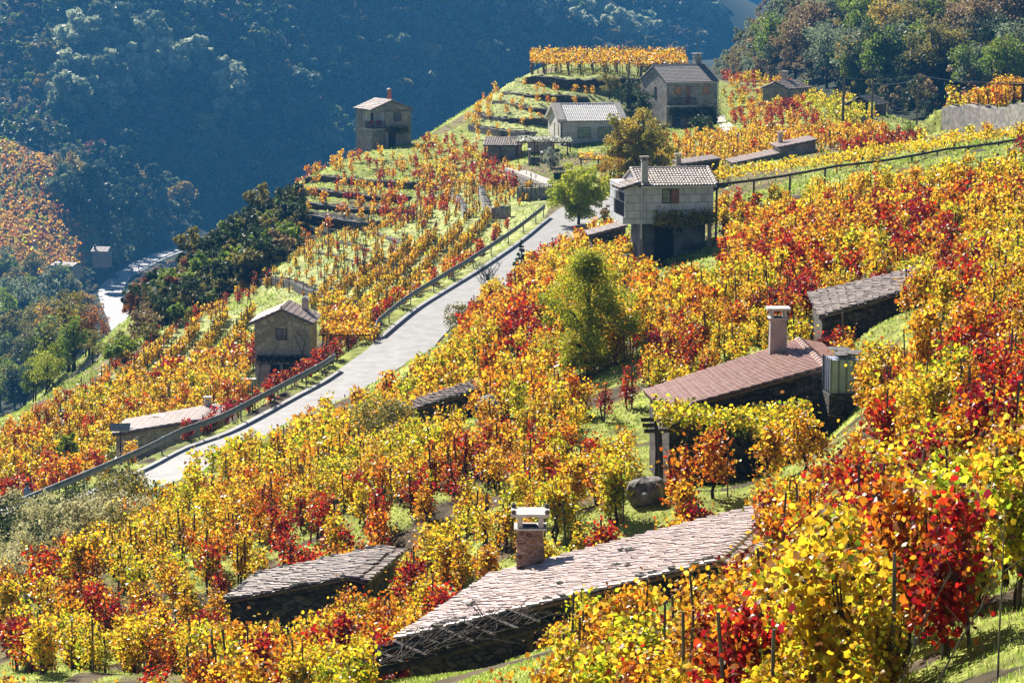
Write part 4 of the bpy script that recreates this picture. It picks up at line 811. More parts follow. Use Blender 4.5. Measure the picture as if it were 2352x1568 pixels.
def onroof(key, u, v):   # u along the eave a->b, v up the slope, local to the hut
    a, b, rb, ra, zb = HUT[key]; o0 = np.array([a[0], a[1], zb]); return (a * (1 - u) + b * u) * (1 - v) + (ra * (1 - u) + rb * u) * v - o0
def find_uv(key, px, py):
    best = None
    for u in np.linspace(0, 1, 41):
        for v in np.linspace(0, 1, 61):
            P = onroof(key, u, v) + np.array([HUT[key][0][0], HUT[key][0][1], HUT[key][4]]); q = proj(P)[0]; d = (q[0] - px) ** 2 + (q[1] - py) ** 2
            if best is None or d < best[0]: best = (d, u, v)
    return best[1], best[2]
r, *_ = hut('H1', 'stone_hut', 'long hut in the foreground with a pale pink barrel-tile roof and brown stone chimney', M['tile_pink'], M['stone_dark'], .17, .36, .07, .45, edge=True)
u, v = find_uv('H1', 1220, 1300); p = onroof('H1', u, v); ch = chimney(r, p[0], p[1], p[2] - .4, p[2] + 1.12, .80, M['stone_chim'], 'slab', wob=.03, capmat=M['concrete'])
mb = MB(); zt = p[2] + 1.12 + .13 + .80 * .42
for sx in (-1, 1):
    for sy in (-1, 1): mb.ball((p[0] + sx * .46, p[1] + sy * .46, zt + .05), .075, 8)
mb.build('stone_ball', M['stake'], ch)
for k in range(26): uu = random.choice([random.random(), 0, 0]); q = onroof('H1', uu if uu else random.uniform(0, .03), random.random()); mb = MB(); mb.ball((q[0], q[1], q[2] + .1), random.uniform(.07, .15), 6, (1.3, 1, .6), .25); mb.build('holding_stone', M['rock'], r)
r, *_ = hut('H2', 'stone_hut', 'hut with ribbed terracotta roof, tall plain grey chimney and leafy arbour in front', M['tile_red'], M['stone_dark'], .2, .42, .0, .12)
u, v = find_uv('H2', 1785, 812); p = onroof('H2', u, v); chimney(r, p[0], p[1], p[2] - .4, p[2] + 1.22, .62, M['render'], 'slab')
r, *_ = hut('H3', 'stone_hut', 'old dark-walled hut with weathered grey brown tile roof, lower left', M['tile_old'], M['stone_dark'], .17, .34, .09, .6, caps=False)
for k in range(24): q = onroof('H3', random.choice([.02, .98, random.random()]), random.choice([random.random(), .03])); mb = MB(); mb.ball((q[0], q[1], q[2] + .08), random.uniform(.07, .14), 6, (1.3, 1, .6), .25); mb.build('holding_stone', M['rock'], r)
r, *_ = hut('H4', 'stone_hut', 'half-buried hut with small brown tile roof just right of the lane', M['tile_old'], M['stone_dark'], .18, .34, .09, .55, caps=False)
for k in range(18): q = onroof('H4', random.choice([.02, random.random() * .2]), random.random()); mb = MB(); mb.ball((q[0], q[1], q[2] + .08), random.uniform(.07, .15), 6, (1.3, 1, .6), .25); mb.build('holding_stone', M['rock'], r)
r, *_ = hut('H5', 'stone_shed', 'shed roofed with grey weathered tiles among red and yellow vines at right', M['tile_old'], M['stone_dark'], .17, .34, .09, .5, caps=False)
r, A, B, C, D_ = hut('H6', 'slab_roof_hut', 'low hut left of the guardrail with plain tan roof, white porch posts and small chimney', M['tile_tan'], M['stone_tan'], .34, .5, .01, .12, caps=False)
u, v = find_uv('H6', 478, 936); p = onroof('H6', u, v); chimney(r, p[0], p[1], p[2] - .3, p[2] + .42, .42, M['render'], 'slab')
u, v = find_uv('H6', 377, 957); p = onroof('H6', u, v); mb = MB(); mb.box(p[0] - .7, p[0] + .7, p[1] - .35, p[1] + .35, p[2] + .05, p[2] + .12); mb.build('skylight', M['white'], r)
# solar panel beside the slab-roofed hut
q = at(277, 1045, 176); e = empty('solar_panel', (q[0], q[1], gz(q[0], q[1])), 0, 'small solar panel on a dark pole at the left end of the slab-roofed hut', 'solar panel'); hz = atz(277, 985, 0)
ht = at(277, 985, 176)[2] - e.location[2]; mb = MB(); mb.tube([(0, 0, -.3), (0, 0, ht)], .04); mb.build('pole', M['iron'], e); mb = MB(); mb.hexa([(-.62, -.25, ht - .1), (.62, -.25, ht - .1), (.62, .2, ht + .3), (-.62, .2, ht + .3)], [(-.62, -.28, ht - .06), (.62, -.28, ht - .06), (.62, .17, ht + .34), (-.62, .17, ht + .34)]); mb.build('panel', M['panel'], e)
# white porch posts of the slab-roofed hut: children of it
for px in (285, 303, 323):
    q0 = at(px, 1040, 178.5); q1 = at(px, 985, 178.5); mb = MB(); l = Vector(q0) - r.location; mb.box(l.x - .1, l.x + .1, l.y - .1, l.y + .1, l.z - .4, q1[2] - r.location.z + .12); mb.build('porch_post', M['white'], r)
l = Vector(at(300, 1052, 178)) - r.location; mb = MB(); mb.box(l.x - 1, l.x + 1.2, l.y - .8, l.y + .8, l.z - .5, l.z); mb.build('porch_floor', M['white'], r)
mb = MB(); mb.bar(Vector(at(272, 1036, 177)) - r.location, Vector(at(318, 1002, 177)) - r.location, .06, .06); mb.bar(Vector(at(272, 1044, 177)) - r.location, Vector(at(318, 1018, 177)) - r.location, .05, .05); mb.build('porch_rail', M['white'], r)

# tan stone house by the lane
o7 = at(586, 880, 200); s = 200 / FP
r = gabled('stone_house', 'tall tan stone house left of the lane with small four-pane window and tiled gable roof', o7, -3, 3.85, 4.2, 4.25, .85, 'y', M['stone_tan'], M['tile_tan'], .28, .24, .42, .04, low=2.35)
window(r, 1.5, 2.28, 3.05, 3.85, 0, bars=(1, 2), glass=M['glass']); door(r, 1.1, 1.75, -.2, 1.35, .0); door(r, 1.95, 2.75, -.2, 1.35, .0, M['black'])
chimney(r, 3.15, 3.3, 4.2, 5.55, .48, M['render'], 'gable')
mb = MB(); mb.tube([(1.92, -.25, 5.15), (1.92, -.25, 5.45)], .06, .02); mb.ball((1.92, -.25, 5.42), .07); mb.build('finial', M['rock'], r)
mb = MB(); P = np.stack([R.uniform(0.1, 3.6, 500), R.normal(-.2, .15, 500), R.normal(1.75, .16, 500)], 1); V_, F_, li = leafcloud(P, .2, R); obj('creeper', mesh_np('creeper', V_, F_, [M['leaf']], (np.array([[.10, .07, .04]]) * R.uniform(.5, 1.5, (500, 1)))[li]), r)
for q in (.25, 1.0, 3.0): mb.tube([(q, -.12, 0), (q + .1, -.14, .9), (q + .3, -.15, 1.75)], .03, .02, 5)
mb.tube([(3.4, -.3, 0), (3.3, -.4, 2), (3.6, -.4, 3), (3.0, -.3, 3.7)], .04, .02, 5); mb.tube([(3.35, -.35, 2.2), (2.9, -.3, 3.2), (2.7, -.3, 3.5)], .03, .01, 5); mb.build('bare_vine', M['bark'], r)
q = at(572, 903, 198); e = MB(); e.box(-.45, .45, -.3, .3, 0, .9); e.box(-.5, .5, -.35, .35, .9, .98); o_ = e.build('meter_cabinet', M['concrete'], loc=(q[0], q[1], gz(q[0], q[1]) - .1)); tag(o_, 'pale concrete cabinet at the foot of the tan stone house', 'cabinet')

# white block house
oW = at(1470, 592, 184); s = 184 / FP
rw = empty('block_house', oW, math.radians(9), 'white block house in the centre with dark tile roof, side balcony and brown shutter', 'house')
mb = MB(); mb.box(-1.0, 4.75, 0, 5.0, 2.16, 4.62); mb.add([(0, 0.002, 4.62), (0, 4.998, 4.62), (0, 2.5, 5.4), (4.748, 0.002, 4.62), (4.748, 4.998, 4.62), (4.748, 2.5, 5.4)], [(0, 2, 1), (3, 4, 5), (0, 3, 5, 2), (1, 2, 5, 4)]); mb.build('wall', M['block'], rw)
mb = MB(); mb.box(.1, 4.4, .7, 3.5, -3, 2.155); mb.build('lower_wall', M['shade_plaster'], rw)
for x_ in (-.05, 4.45): mb = MB(); mb.box(x_, x_ + .22, .05, .28, -3, 2.155); mb.build('support_post', M['render'], rw)
mb = MB(); tiles(mb, (-.15, -.25, 4.6), (4.95, -.25, 4.6), (4.95, 2.5, 5.5), (-.15, 2.5, 5.5), .2, .36, .03, vary=.45); tiles(mb, (-.15, 5.25, 4.6), (4.95, 5.25, 4.6), (4.95, 2.5, 5.5), (-.15, 2.5, 5.5), .2, .36, .03, vary=.45); ridge_caps(mb, (-.15, 2.5, 5.5), (4.95, 2.5, 5.5), .26); ridge_caps(mb, (-.12, -.25, 4.66), (-.12, 2.5, 5.54), .22, .36); ridge_caps(mb, (4.92, -.25, 4.66), (4.92, 2.5, 5.54), .22, .36)
mb.build('roof', M['tile_old'], rw)
mb = MB(); tiles(mb, (-1.35, -.3, 4.42), (-1.35, 2.6, 4.42), (-.02, 2.6, 4.85), (-.02, -.3, 4.85), .22, .4, .04, vary=.5); mb.build('lean_to_roof', M['tile_old'], rw)
w1 = window(rw, 1.4, 1.98, 3.45, 4.38, 0, bars=(0, 2), glass=M['glass_painted_refl']); mb = MB(); mb.box(2.0, 2.5, -.07, -.03, 3.43, 4.38); mb.build('shutter', M['shutter'], w1)
mb = MB(); mb.box(.0, 4.9, -.36, -.27, 4.5, 4.58); mb.tube([(.05, -.1, 4.5), (.05, -.1, 1.2)], .05); mb.build('gutter', M['white'], rw)
door(rw, 1.1, 2.3, -1.2, 2.0, .7); mb = MB(); mb.box(2.5, 2.65, .66, .699, 1.55, 1.8); mb.box(2.72, 2.87, .66, .699, 1.55, 1.8); mb.build('vent', M['black'], rw)
ch = chimney(rw, .3, -.02 + .25, 4.4, 6.15, .42, M['concrete'], 'slab', capmat=M['render'])
mb = MB(); mb.box(-1.12, -1.001, .05, 3.3, 2.16, 2.6); mb.build('balcony_parapet', M['plaster'], rw); railing(rw, (-1.08, .08, 2.6), (-1.08, 3.2, 2.6), .95, 16)
mb = MB(); mb.box(-1.015, -1.001, .25, 3.1, 2.65, 4.1); mb.build('opening_shade_panel', M['black'], rw)  # thin dark panel painted as the shade inside the balcony opening
n_ = 1500; P = np.stack([R.uniform(.8, 4.9, n_), R.normal(-.5, .3, n_), 2.5 + .25 * np.sin(R.uniform(.8, 4.9, n_) * 2) + R.normal(0, .2, n_)], 1); V_, F_, li = leafcloud(P, .17, R); obj('creeper', mesh_np('creeper', V_, F_, [M['leaf']], palcol('G', n_, R, .5)[li] * .8), rw)

# balcony house on the spur
oA = at(854, 334, 345); rA = gabled('balcony_house', 'stone house on the spur edge with white corner balcony, red chairs and thin red chimney', oA, 27, 5.2, 4.6, 4.15, 1.0, 'y', M['stone_grey'], M['tile_tan'], .22, .26, .45, .05, cut=(1.76, 1.95, 1.95), below=3)
mb = MB(); mb.box(.0, 1.758, 1.9, 1.949, 1.96, 4.1); mb.box(1.70, 1.758, .2, 1.9, 1.96, 4.1); mb.build('balcony_wall', M['plaster'], rA)
mb = MB(); mb.box(-.05, 1.8, -.12, 1.95, 1.8, 1.949); mb.build('balcony_floor', M['concrete'], rA); railing(rA, (-.02, -.08, 1.95), (1.76, -.08, 1.95), .85, 14); railing(rA, (-.02, 1.9, 1.95), (-.02, -.05, 1.95), .85, 12); door(rA, .75, 1.05, 1.96, 3.7, 1.9)
for cx, lab in ((.35, 'red plastic armchair left of the balcony door'), (1.35, 'red plastic armchair at the right end of the balcony')):
    c = Vector(oA) + Matrix.Rotation(math.radians(27), 3, 'Z') @ Vector((cx, .9, 1.96)); e = empty('balcony_chair', c, math.radians(10), lab, 'chair', 'red balcony chairs')
    mb = MB(); mb.box(-.25, .25, -.22, .22, .4, .44); mb.build('seat', M['redplastic'], e); mb = MB(); mb.box(-.25, .25, .19, .23, .445, .9); mb.build('backrest', M['redplastic'], e)
    for sx in (-1, 1):
        for sy in (-1, 1): mb = MB(); mb.tube([(sx * .22, sy * .18, 0), (sx * .22, sy * .18, .4)], .025, None, 5); mb.build('leg', M['redplastic'], e)
    mb = MB(); mb.box(-.28, -.22, -.2, .2, .6, .64); mb.box(.22, .28, -.2, .2, .6, .64); mb.build('armrest', M['redplastic'], e)
window(rA, 2.85, 3.85, 2.75, 3.85, 0, bars=(0, 0)); window(rA, 2.9, 3.4, 2.75, 3.85, -0.0, side='L', bars=(0, 0)); chimney(rA, 3.6, 2.8, 4.3, 6.4, .42, M['chim_red'], 'gable', capmat=M['wallcap'])
door(rA, 2.2, 3.1, -.4, 1.6, 0); mb = MB(); mb.box(1.5, 1.7, -.9, -.7, -1.5, 1.6); mb.build('support_post', M['render'], rA)
P = np.stack([R.uniform(1.6, 4.6, 500), R.normal(-.5, .3, 500), R.normal(1.75, .2, 500)], 1); V_, F_, li = leafcloud(P, .28, R); obj('creeper', mesh_np('creeper', V_, F_, [M['leaf']], palcol('G', 500, R, .5)[li] * .5), rA)

# granite building with pale roof
oB = at(1287, 333, 325); rB = gabled('granite_building', 'granite block building with pale clay tile roof, stone gable copings and two square windows', oB, 10, 7.35, 7.4, 2.6, 1.62, 'x', M['granite'], M['tile_white'], .12, .24, .36, .01, vary=.1)
for x0, x1 in ((-.35, .62), (6.85, 7.6)):
    mb = MB()
    for k in range(4):
        y0, y1 = -.15 + (3.85) * k / 4, -.15 + 3.85 * (k + 1) / 4 - .02; z0, z1 = 2.62 + 1.65 * k / 4, 2.62 + 1.65 * (k + 1) / 4
        mb.hexa([(x0, y0, z0 - .15), (x1, y0, z0 - .15), (x1, y1, z1 - .15), (x0, y1, z1 - .15)], [(x0, y0, z0 + .22), (x1, y0, z0 + .22), (x1, y1, z1 + .22), (x0, y1, z1 + .22)])
        mb.hexa([(x0, 7.55 - (y0 + .15), z0 - .15), (x1, 7.55 - (y0 + .15), z0 - .15), (x1, 7.55 - (y1 + .15), z1 - .15), (x0, 7.55 - (y1 + .15), z1 - .15)], [(x0, 7.55 - (y0 + .15), z0 + .22), (x1, 7.55 - (y0 + .15), z0 + .22), (x1, 7.55 - (y1 + .15), z1 + .22), (x0, 7.55 - (y1 + .15), z1 + .22)])
    mb.build('coping', M['wallcap'], rB)
window(rB, 1.95, 3.45, .78, 1.93, 0, bars=(0, 0), glass=M['glass_painted_refl'], th=.05); window(rB, 4.26, 5.8, .78, 1.93, 0, bars=(0, 0), glass=M['glass_painted_refl'], th=.05)
mb = MB(); mb.box(1.85, 3.55, -.06, -.001, .66, .775); mb.box(4.16, 5.9, -.06, -.001, .66, .775); mb.build('sill', M['wallcap'], rB); mb = MB(); mb.tube([(.12, -.08, 2.5), (.12, -.08, -.5)], .06); mb.build('downpipe', M['iron'], rB)
window(rB, .9, 1.35, .8, 2.3, 0, side='L', frame=M['wallcap'], bars=(0, 0)); window(rB, 3.2, 3.65, .8, 2.3, 0, side='L', frame=M['wallcap'], bars=(0, 0))
# two-storey stone house
oC = at(1531, 296, 345); rC = gabled('farmhouse', 'two-storey grey stone house with dark tile roof, brown windows and iron balcony', oC, 20, 6.55, 8.0, 5.45, 1.75, 'x', M['stone_grey'], M['tile_grey'], .15, .24, .38, .01, vary=.25, below=4)
for x0, x1, z0, z1 in ((1.0, 1.92, 4.0, 5.0), (4.6, 5.5, 4.0, 5.0)): window(rC, x0, x1, z0, z1, 0, frame=M['shutter'], glass=M['glass_amber'], bars=(1, 2), th=.09)
door(rC, 2.45, 3.05, 2.95, 5.0, 0, M['shutter']); railing(rC, (0.05, -.55, 2.75), (3.5, -.55, 2.75), .9, 26); mb = MB(); mb.box(0, 3.6, -.62, -.001, 2.6, 2.76); mb.build('balcony_floor', M['concrete'], rC)
window(rC, .75, 1.7, .3, 1.6, 0, bars=(1, 1)); door(rC, 2.3, 3.3, -.8, 1.6, 0, M['shutter']); window(rC, 3.2, 3.75, 3.4, 4.8, 0, side='L', bars=(0, 0)); mb = MB(); mb.box(-.2, 6.75, -.26, -.17, 5.38, 5.46); mb.tube([(6.6, -.12, 5.4), (6.6, -.12, 1.5)], .06); mb.build('gutter', M['white'], rC)
ch = chimney(rC, 5.9, 4.6, 5.5, 8.2, .85, M['stone_grey'], 'slab'); mb = MB(); mb.tube([(5.95, 4.6, 8.2), (5.95, 4.6, 10.4)], .07); mb.build('flue_pipe', M['metal'], ch)
for nm, lst in (('creeper', [(.2, 6.2, 1.9, .35, 700), (4.0, 6.4, .9, .5, 500)]),):
    for x0, x1, zc, sz, n_ in lst: P = np.stack([R.uniform(x0, x1, n_), R.normal(-.35, .2, n_), R.normal(zc, sz, n_)], 1); V_, F_, li = leafcloud(P, .28, R); obj(nm, mesh_np(nm, V_, F_, [M['leaf']], palcol('G', n_, R, .3)[li] * .3), rC)
# two-tier stone hut
def shed(name, label, org, yaw, parts, wall, roof, D, ch=None):
    root = empty(name, org, math.radians(yaw), label, 'hut')
    for x0, x1, z0, z1 in parts:
        mb = MB(); mb.hexa([(x0, 0, -2.5), (x1, 0, -2.5), (x1, D, -2.5), (x0, D, -2.5)], [(x0, 0, z0), (x1, 0, z1), (x1, D, z1), (x0, D, z0)]); mb.build('wall', wall, root)
        k = (z1 - z0) / (x1 - x0); mb = MB(); a_ = (x0 - .25, -.25, z0 + .06 - k * .25); tiles(mb, a_, (a_[0], D + .25, a_[2]), (x1 + .1, D + .25, z1 + .06 + k * .1), (x1 + .1, -.25, z1 + .06 + k * .1), .24, .5, .02, vary=.2); mb.build('roof', roof, root)
    return root
rT = shed('stepped_stone_hut', 'stone hut with two stepped lean-to roofs and thin chimney beyond the beam trellis', at(1688, 404, 250), 4, [(0, 3.9, 1.05, 1.85), (3.91, 7.0, 2.4, 3.0)], M['stone_grey'], M['tile_tan'], 4)
chimney(rT, 4.4, 3.0, 2, 3.3, .42, M['render'], 'slab'); window(rT, 1.9, 2.7, .0, .35, 0, bars=(0, 0))
mb = MB(); mb.box(-1.2, -.3, -.2, 1.5, .75, .82); mb.tube([(-1.1, -.1, -2), (-1.1, -.1, .75)], .07); mb.tube([(-.4, -.1, -2), (-.4, -.1, .75)], .07); mb.build('porch', M['wood'], rT)
rS = shed('small_stone_hut', 'small dark hut roof peeping behind the white block house', at(1568, 400, 235), 6, [(0, 3.0, .75, 1.15)], M['stone_dark'], M['tile_old'], 3.5); chimney(rS, -.3, .4, .1, 1.35, .42, M['render'], 'slab')
rD = shed('dark_wall_shed', 'low dark stone lean-to with ragged tile roof left of the white block house', at(1360, 566, 198), 4, [(0, 2.3, .75, 1.35)], M['stone_dark'], M['tile_old'], 2.5)
# lodge, stairs, terrace below the granite building
rL = gabled('tiled_lodge', 'low open lodge with brown tile roof and red posts left of the granite building', at(1120, 372, 322), -6, 3.4, 4, 1.9, .55, 'x', M['stone_grey'], M['tile_old'], .5, .26, .45, .04, cat='hut')
for x in (-.3, 1.4, 3.2): mb = MB(); mb.box(x, x + .14, -.5, -.36, -1.5, 1.75); mb.build('post', M['redwood'], rL)
def pergola(name, label, org, yaw, W, D, H, nx, mat, leaf=None, leafcol=None, slats=True, cat='pergola', post=.12, tilt=0.0, n_leaf=900, lsz=.2, spread=.16, drop=3.0):
    root = empty(name, org, math.radians(yaw), label, cat)
    for i in range(nx):
        for y in (0, D):
            x = W * i / (nx - 1); mb = MB(); mb.box(x - post / 2, x + post / 2, y - post / 2, y + post / 2, -drop, H + tilt * x); mb.build('post', mat, root)
    mb = MB()
    for y in (0, D): mb.bar((-.3, y, H + .07), (W + .3, y, H + .07 + tilt * W), .12, .14)
    mb.build('beam', mat, root)
    if slats:
        mb = MB(); k = max(4, int(W / .35))
        for i in range(k + 1): x = W * i / k; mb.bar((x, -.3, H + .18 + tilt * x), (x, D + .3, H + .18 + tilt * x), .06, .07)
        mb.build('slats', mat, root)
    if leaf:
        P = np.stack([R.uniform(-.3, W + .3, n_leaf), R.uniform(-.4, D + .3, n_leaf), np.zeros(n_leaf)], 1); P[:, 2] = H + .25 + tilt * P[:, 0] + R.normal(0, spread, n_leaf) + (vnoise(P[:, 0], P[:, 1], .8, 3) - .5) * .4; V_, F_, li = leafcloud(P, lsz, R, lobed=lsz < .2)
        obj('foliage', mesh_np('foliage', V_, F_, [M['leaf']], leafcol(n_leaf)[li]), root)
    return root
pergola('timber_pergola', 'red-brown slatted pergola with white flowering creeper below the granite building', at(1190, 352, 316), -6, 5.4, 3.4, 1.1, 4, M['redwood'], True, lambda n_: np.array([[.55, .6, .5]]) * R.uniform(.3, 1.1, (n_, 1)), n_leaf=700, lsz=.24)
st = empty('stone_stairs', at(1222, 385, 312), 0, 'dark stone staircase climbing under the slatted pergola', 'stairs')
for k in range(8): mb = MB(); mb.box(-.1, .9, k * .28, 2.6, -.5 + k * .18, -.32 + k * .18); mb.build('step', M['stone_grey'], st)
mb = MB(); mb.box(-.4, -.11, -.1, 2.6, -1, 1.9); mb.box(.91, 1.2, -.1, 2.6, -1, 1.6); mb.build('side_wall', M['stone_grey'], st)
# terrace platform with parapet
A_, B_ = atz(1160, 372, at(1160, 372, 300)[2]), atz(1263, 412, at(1160, 372, 300)[2]); A_[2] -= .7; B_[2] -= .7; pl = empty('stone_terrace', A_, 0, 'paved stone terrace with pale coping between lodge and green net fence', 'terrace'); b_ = Vector(B_ - A_)
mb = MB(); n2 = Vector((-b_.y, b_.x, 0)).normalized(); n2 = n2 if n2.x > 0 else -n2
mb.hexa([Vector((0, 0, -2.2)), b_ + Vector((0, 0, -2.2)), b_ + n2 * 2.4 + Vector((0, 0, -2.2)), n2 * 2.4 + Vector((0, 0, -2.2))], [Vector((0, 0, -.25)), b_ + Vector((0, 0, -.25)), b_ + n2 * 2.4 + Vector((0, 0, -.25)), n2 * 2.4 + Vector((0, 0, -.25))]); mb.build('retaining_wall', M['stone_grey'], pl)
mb = MB(); mb.hexa([b_ * 0 - n2 * .02 + Vector((0, 0, -.245)), b_ - n2 * .02 + Vector((0, 0, -.245)), b_ + n2 * .4 + Vector((0, 0, -.245)), n2 * .4 + Vector((0, 0, -.245))], [-n2 * .02 + Vector((0, 0, .1)), b_ - n2 * .02 + Vector((0, 0, .1)), b_ + n2 * .4 + Vector((0, 0, .1)), n2 * .4 + Vector((0, 0, .1))]); mb.build('coping', M['wallcap'], pl)
mb = MB(); mb.hexa([n2 * .45 + Vector((0, 0, -.24)), b_ + n2 * .45 + Vector((0, 0, -.24)), b_ + n2 * 2.3 + Vector((0, 0, -.24)), n2 * 2.3 + Vector((0, 0, -.24))], [n2 * .45 + Vector((0, 0, -.2)), b_ + n2 * .45 + Vector((0, 0, -.2)), b_ + n2 * 2.3 + Vector((0, 0, -.2)), n2 * 2.3 + Vector((0, 0, -.2))]); mb.build('paving', M['wallcap'], pl)
# low retaining walls and fences near the lane end
for px, h, lab in ((((1187, 462), (1268, 458)), 1.2, 'grey stone retaining wall under the railing near the lane end'), (((1098, 452), (1118, 498), (1166, 500)), 1.0, 'pale-topped angled garden wall in the grassy vineyard'), (((1032, 455), (1055, 478), (1064, 505)), .7, 'curved pale garden wall left of the angled one')):
    wl = dense([hit(*p, 150) for p in px], 1.0); wl = [wl[0]] + [q for p, q in zip(wl[:-1], wl[1:]) if abs(q[1] - p[1]) < 8]
    for q in wl: q[2] = gz(q[0], q[1])
    wallmesh('garden_wall', wl, h, M['stone_grey'], lab)
q = at(1190, 440, 268); e = empty('railing_fence', (q[0], q[1], q[2]), math.radians(2), 'thin dark iron railing on the grey retaining wall near the lane end', 'railing'); railing(e, (0, 0, -.2), (3.2, 0, -.2), .9, 8, name='rail', r=.03)
q = at(1272, 440, 262); e = empty('net_fence', q, math.radians(34), 'tall dark green net fence behind the yellow-green tree', 'fence')
mb = MB(); mb.box(0, 4.2, 0, .03, -.6, 1.7); mb.build('net_panel', M['greennet'], e)
for k in range(13): mb = MB(); mb.tube([(k * .35, -.04, -.6), (k * .35, -.04, 1.8)], .03, None, 5); mb.build('post', M['iron'], e)
q = at(1172, 316, 318); e = empty('slatted_screen', at(1172, 318, 322), 0, 'small slatted white screen on the terrace left of the granite building', 'screen')
for k in range(6): mb = MB(); mb.box(0, 1.6, 0, .04, k * .2, k * .2 + .09); mb.build('slat', M['concrete'], e)
mb = MB(); mb.box(0, .06, .04, .1, -.6, 1.2); mb.box(1.54, 1.6, .04, .1, -.6, 1.2); mb.build('post', M['concrete'], e)
e = empty('deck_railing', at(1216, 318, 322), math.radians(-10), 'slatted metal deck railing beside the granite building', 'railing')
for k in range(5): mb = MB(); mb.bar((0, 0, .2 + k * .17), (2.2, -.6, .2 + k * .17), .04, .04); mb.build('slat', M['concrete'], e)
mb = MB(); mb.box(-.1, 2.4, -.6, 2, -1.5, .08); mb.build('deck', M['wallcap'], e)
# house roof to the right of the farmhouse, dark hut by the poles
r = gabled('ruined_hut', 'low hut with rough tile roof and square chimney among red vines right of the farmhouse', at(1752, 222, 352), -38, 3.6, 4.6, 1.0, .7, 'y', M['stone_grey'], M['tile_old'], .25, .26, .42, .08, cat='hut', vary=.5); chimney(r, .9, 3.4, 1, 2.6, .6, M['render'], 'slab')
r = gabled('dark_hut', 'dark slate-roofed hut half hidden by vines left of the power poles', at(1945, 262, 335), -30, 3.2, 4, 1.1, .8, 'y', M['stone_dark'], M['slate'], .25, .3, .42, .08, cat='hut', vary=.5)
r = gabled('valley_hut', 'small red-roofed hut above the valley road', at(212, 596, 900), -10, 4.8, 5, 2.6, 1.0, 'x', M['stone_tan'], M['tile_pink'], .4, .5, .8, .03, cat='hut'); chimney(r, .6, 1, 2.5, 4.4, .6, M['iron'], 'gable')
gabled('valley_hut', 'flat brown roof hut lower in the far left vineyard', at(120, 622, 850), -24, 7, 5, 1.6, .7, 'x', M['stone_tan'], M['tile_tan'], .4, .5, .8, .03, cat='hut')

# ------------------------------------------------------------------ trees and shrubs
TC = {'green': [(.16, .26, .03), (.30, .38, .04)], 'ygreen': [(.34, .42, .03), (.55, .55, .05)], 'olive': [(.18, .17, .045), (.34, .29, .06)], 'autumn': [(.42, .30, .04), (.60, .36, .05)], 'brown': [(.24, .17, .08), (.38, .27, .13)],
      'dark': [(.03, .05, .02), (.07, .10, .03)], 'greyg': [(.17, .22, .12), (.32, .38, .22)], 'lime': [(.36, .46, .03), (.62, .64, .06)], 'goldgreen': [(.30, .30, .04), (.62, .44, .06)], 'limegold': [(.30, .40, .03), (.66, .60, .05)], 'lit': [(.52, .60, .36), (.74, .78, .54)], 'straw': [(.34, .33, .13), (.66, .60, .32)], 'pine': [(.05, .09, .045), (.10, .15, .07)], 'silver': [(.25, .29, .22), (.36, .40, .32)], 'gold': [(.50, .36, .06), (.62, .45, .08)], 'redb': [(.35, .13, .05), (.5, .2, .07)]}  # 'lit' is a leaf colour paled to paint sunlight onto far crowns
def crownpts(kind, n, h, r, rng):
    if kind == 'loose':
        K = max(30, n // 130); K = int(K * 1.0); u = unit(rng.normal(size=(K, 3))) * (rng.random((K, 1)) ** .45); c = u * np.array([r, r * .9, h * .42]) * rng.uniform(.75, 1.15, (K, 1)) + np.array([0, 0, h * .56]); cr = r * rng.uniform(.12, .24, K); c[:, 2] = np.clip(c[:, 2], .15 * h, None)
    if kind == 'full':
        K = max(30, n // 150); t = rng.random(K) ** 1.15; rr = r * np.sin(math.pi * np.clip(.16 + t * .84, 0, 1)) ** .75 * rng.uniform(.35, 1.12, K); a = rng.uniform(0, 6.28, K); c = np.stack([np.cos(a) * rr, np.sin(a) * rr, h * (.1 + .88 * t)], 1); cr = r * rng.uniform(.16, .32, K)
    if kind == 'round':
        K = max(8, n // 45); u = unit(rng.normal(size=(K, 3))) * (rng.random((K, 1)) ** .45); c = u * np.array([r * .85, r * .85, h * .36]) + np.array([0, 0, h * .60]); cr = r * rng.uniform(.2, .36, K)
    elif kind == 'bush':
        K = max(8, n // 40); u = unit(rng.normal(size=(K, 3))) * (rng.random((K, 1)) ** .5); c = u * np.array([r * .85, r * .85, h * .5]) + np.array([0, 0, h * .48]); c[:, 2] = np.clip(c[:, 2], .1 * h, None); cr = r * rng.uniform(.18, .34, K)
    elif kind == 'pine':
        K = max(8, n // 40); a = rng.uniform(0, 6.28, K); t = rng.random(K) ** .7; rr = r * (1 - t * .75) * rng.uniform(.3, 1, K) ; c = np.stack([np.cos(a) * rr, np.sin(a) * rr, h * (.42 + .55 * t)], 1); cr = r * rng.uniform(.18, .3, K)
    elif kind == 'cone':
        K = max(10, n // 30); t = rng.random(K); rr = r * (1 - t) * rng.uniform(.5, 1, K); a = rng.uniform(0, 6.28, K); c = np.stack([np.cos(a) * rr, np.sin(a) * rr, h * (.06 + .92 * t)], 1); cr = r * .28 * (1.1 - t)
    k = rng.integers(0, K, n); d = unit(rng.normal(size=(n, 3))) * (rng.random((n, 1)) ** .4); flat = .55 if kind == 'pine' else .8
    return c[k] + d * cr[k][:, None] * np.array([1, 1, flat]), c, k
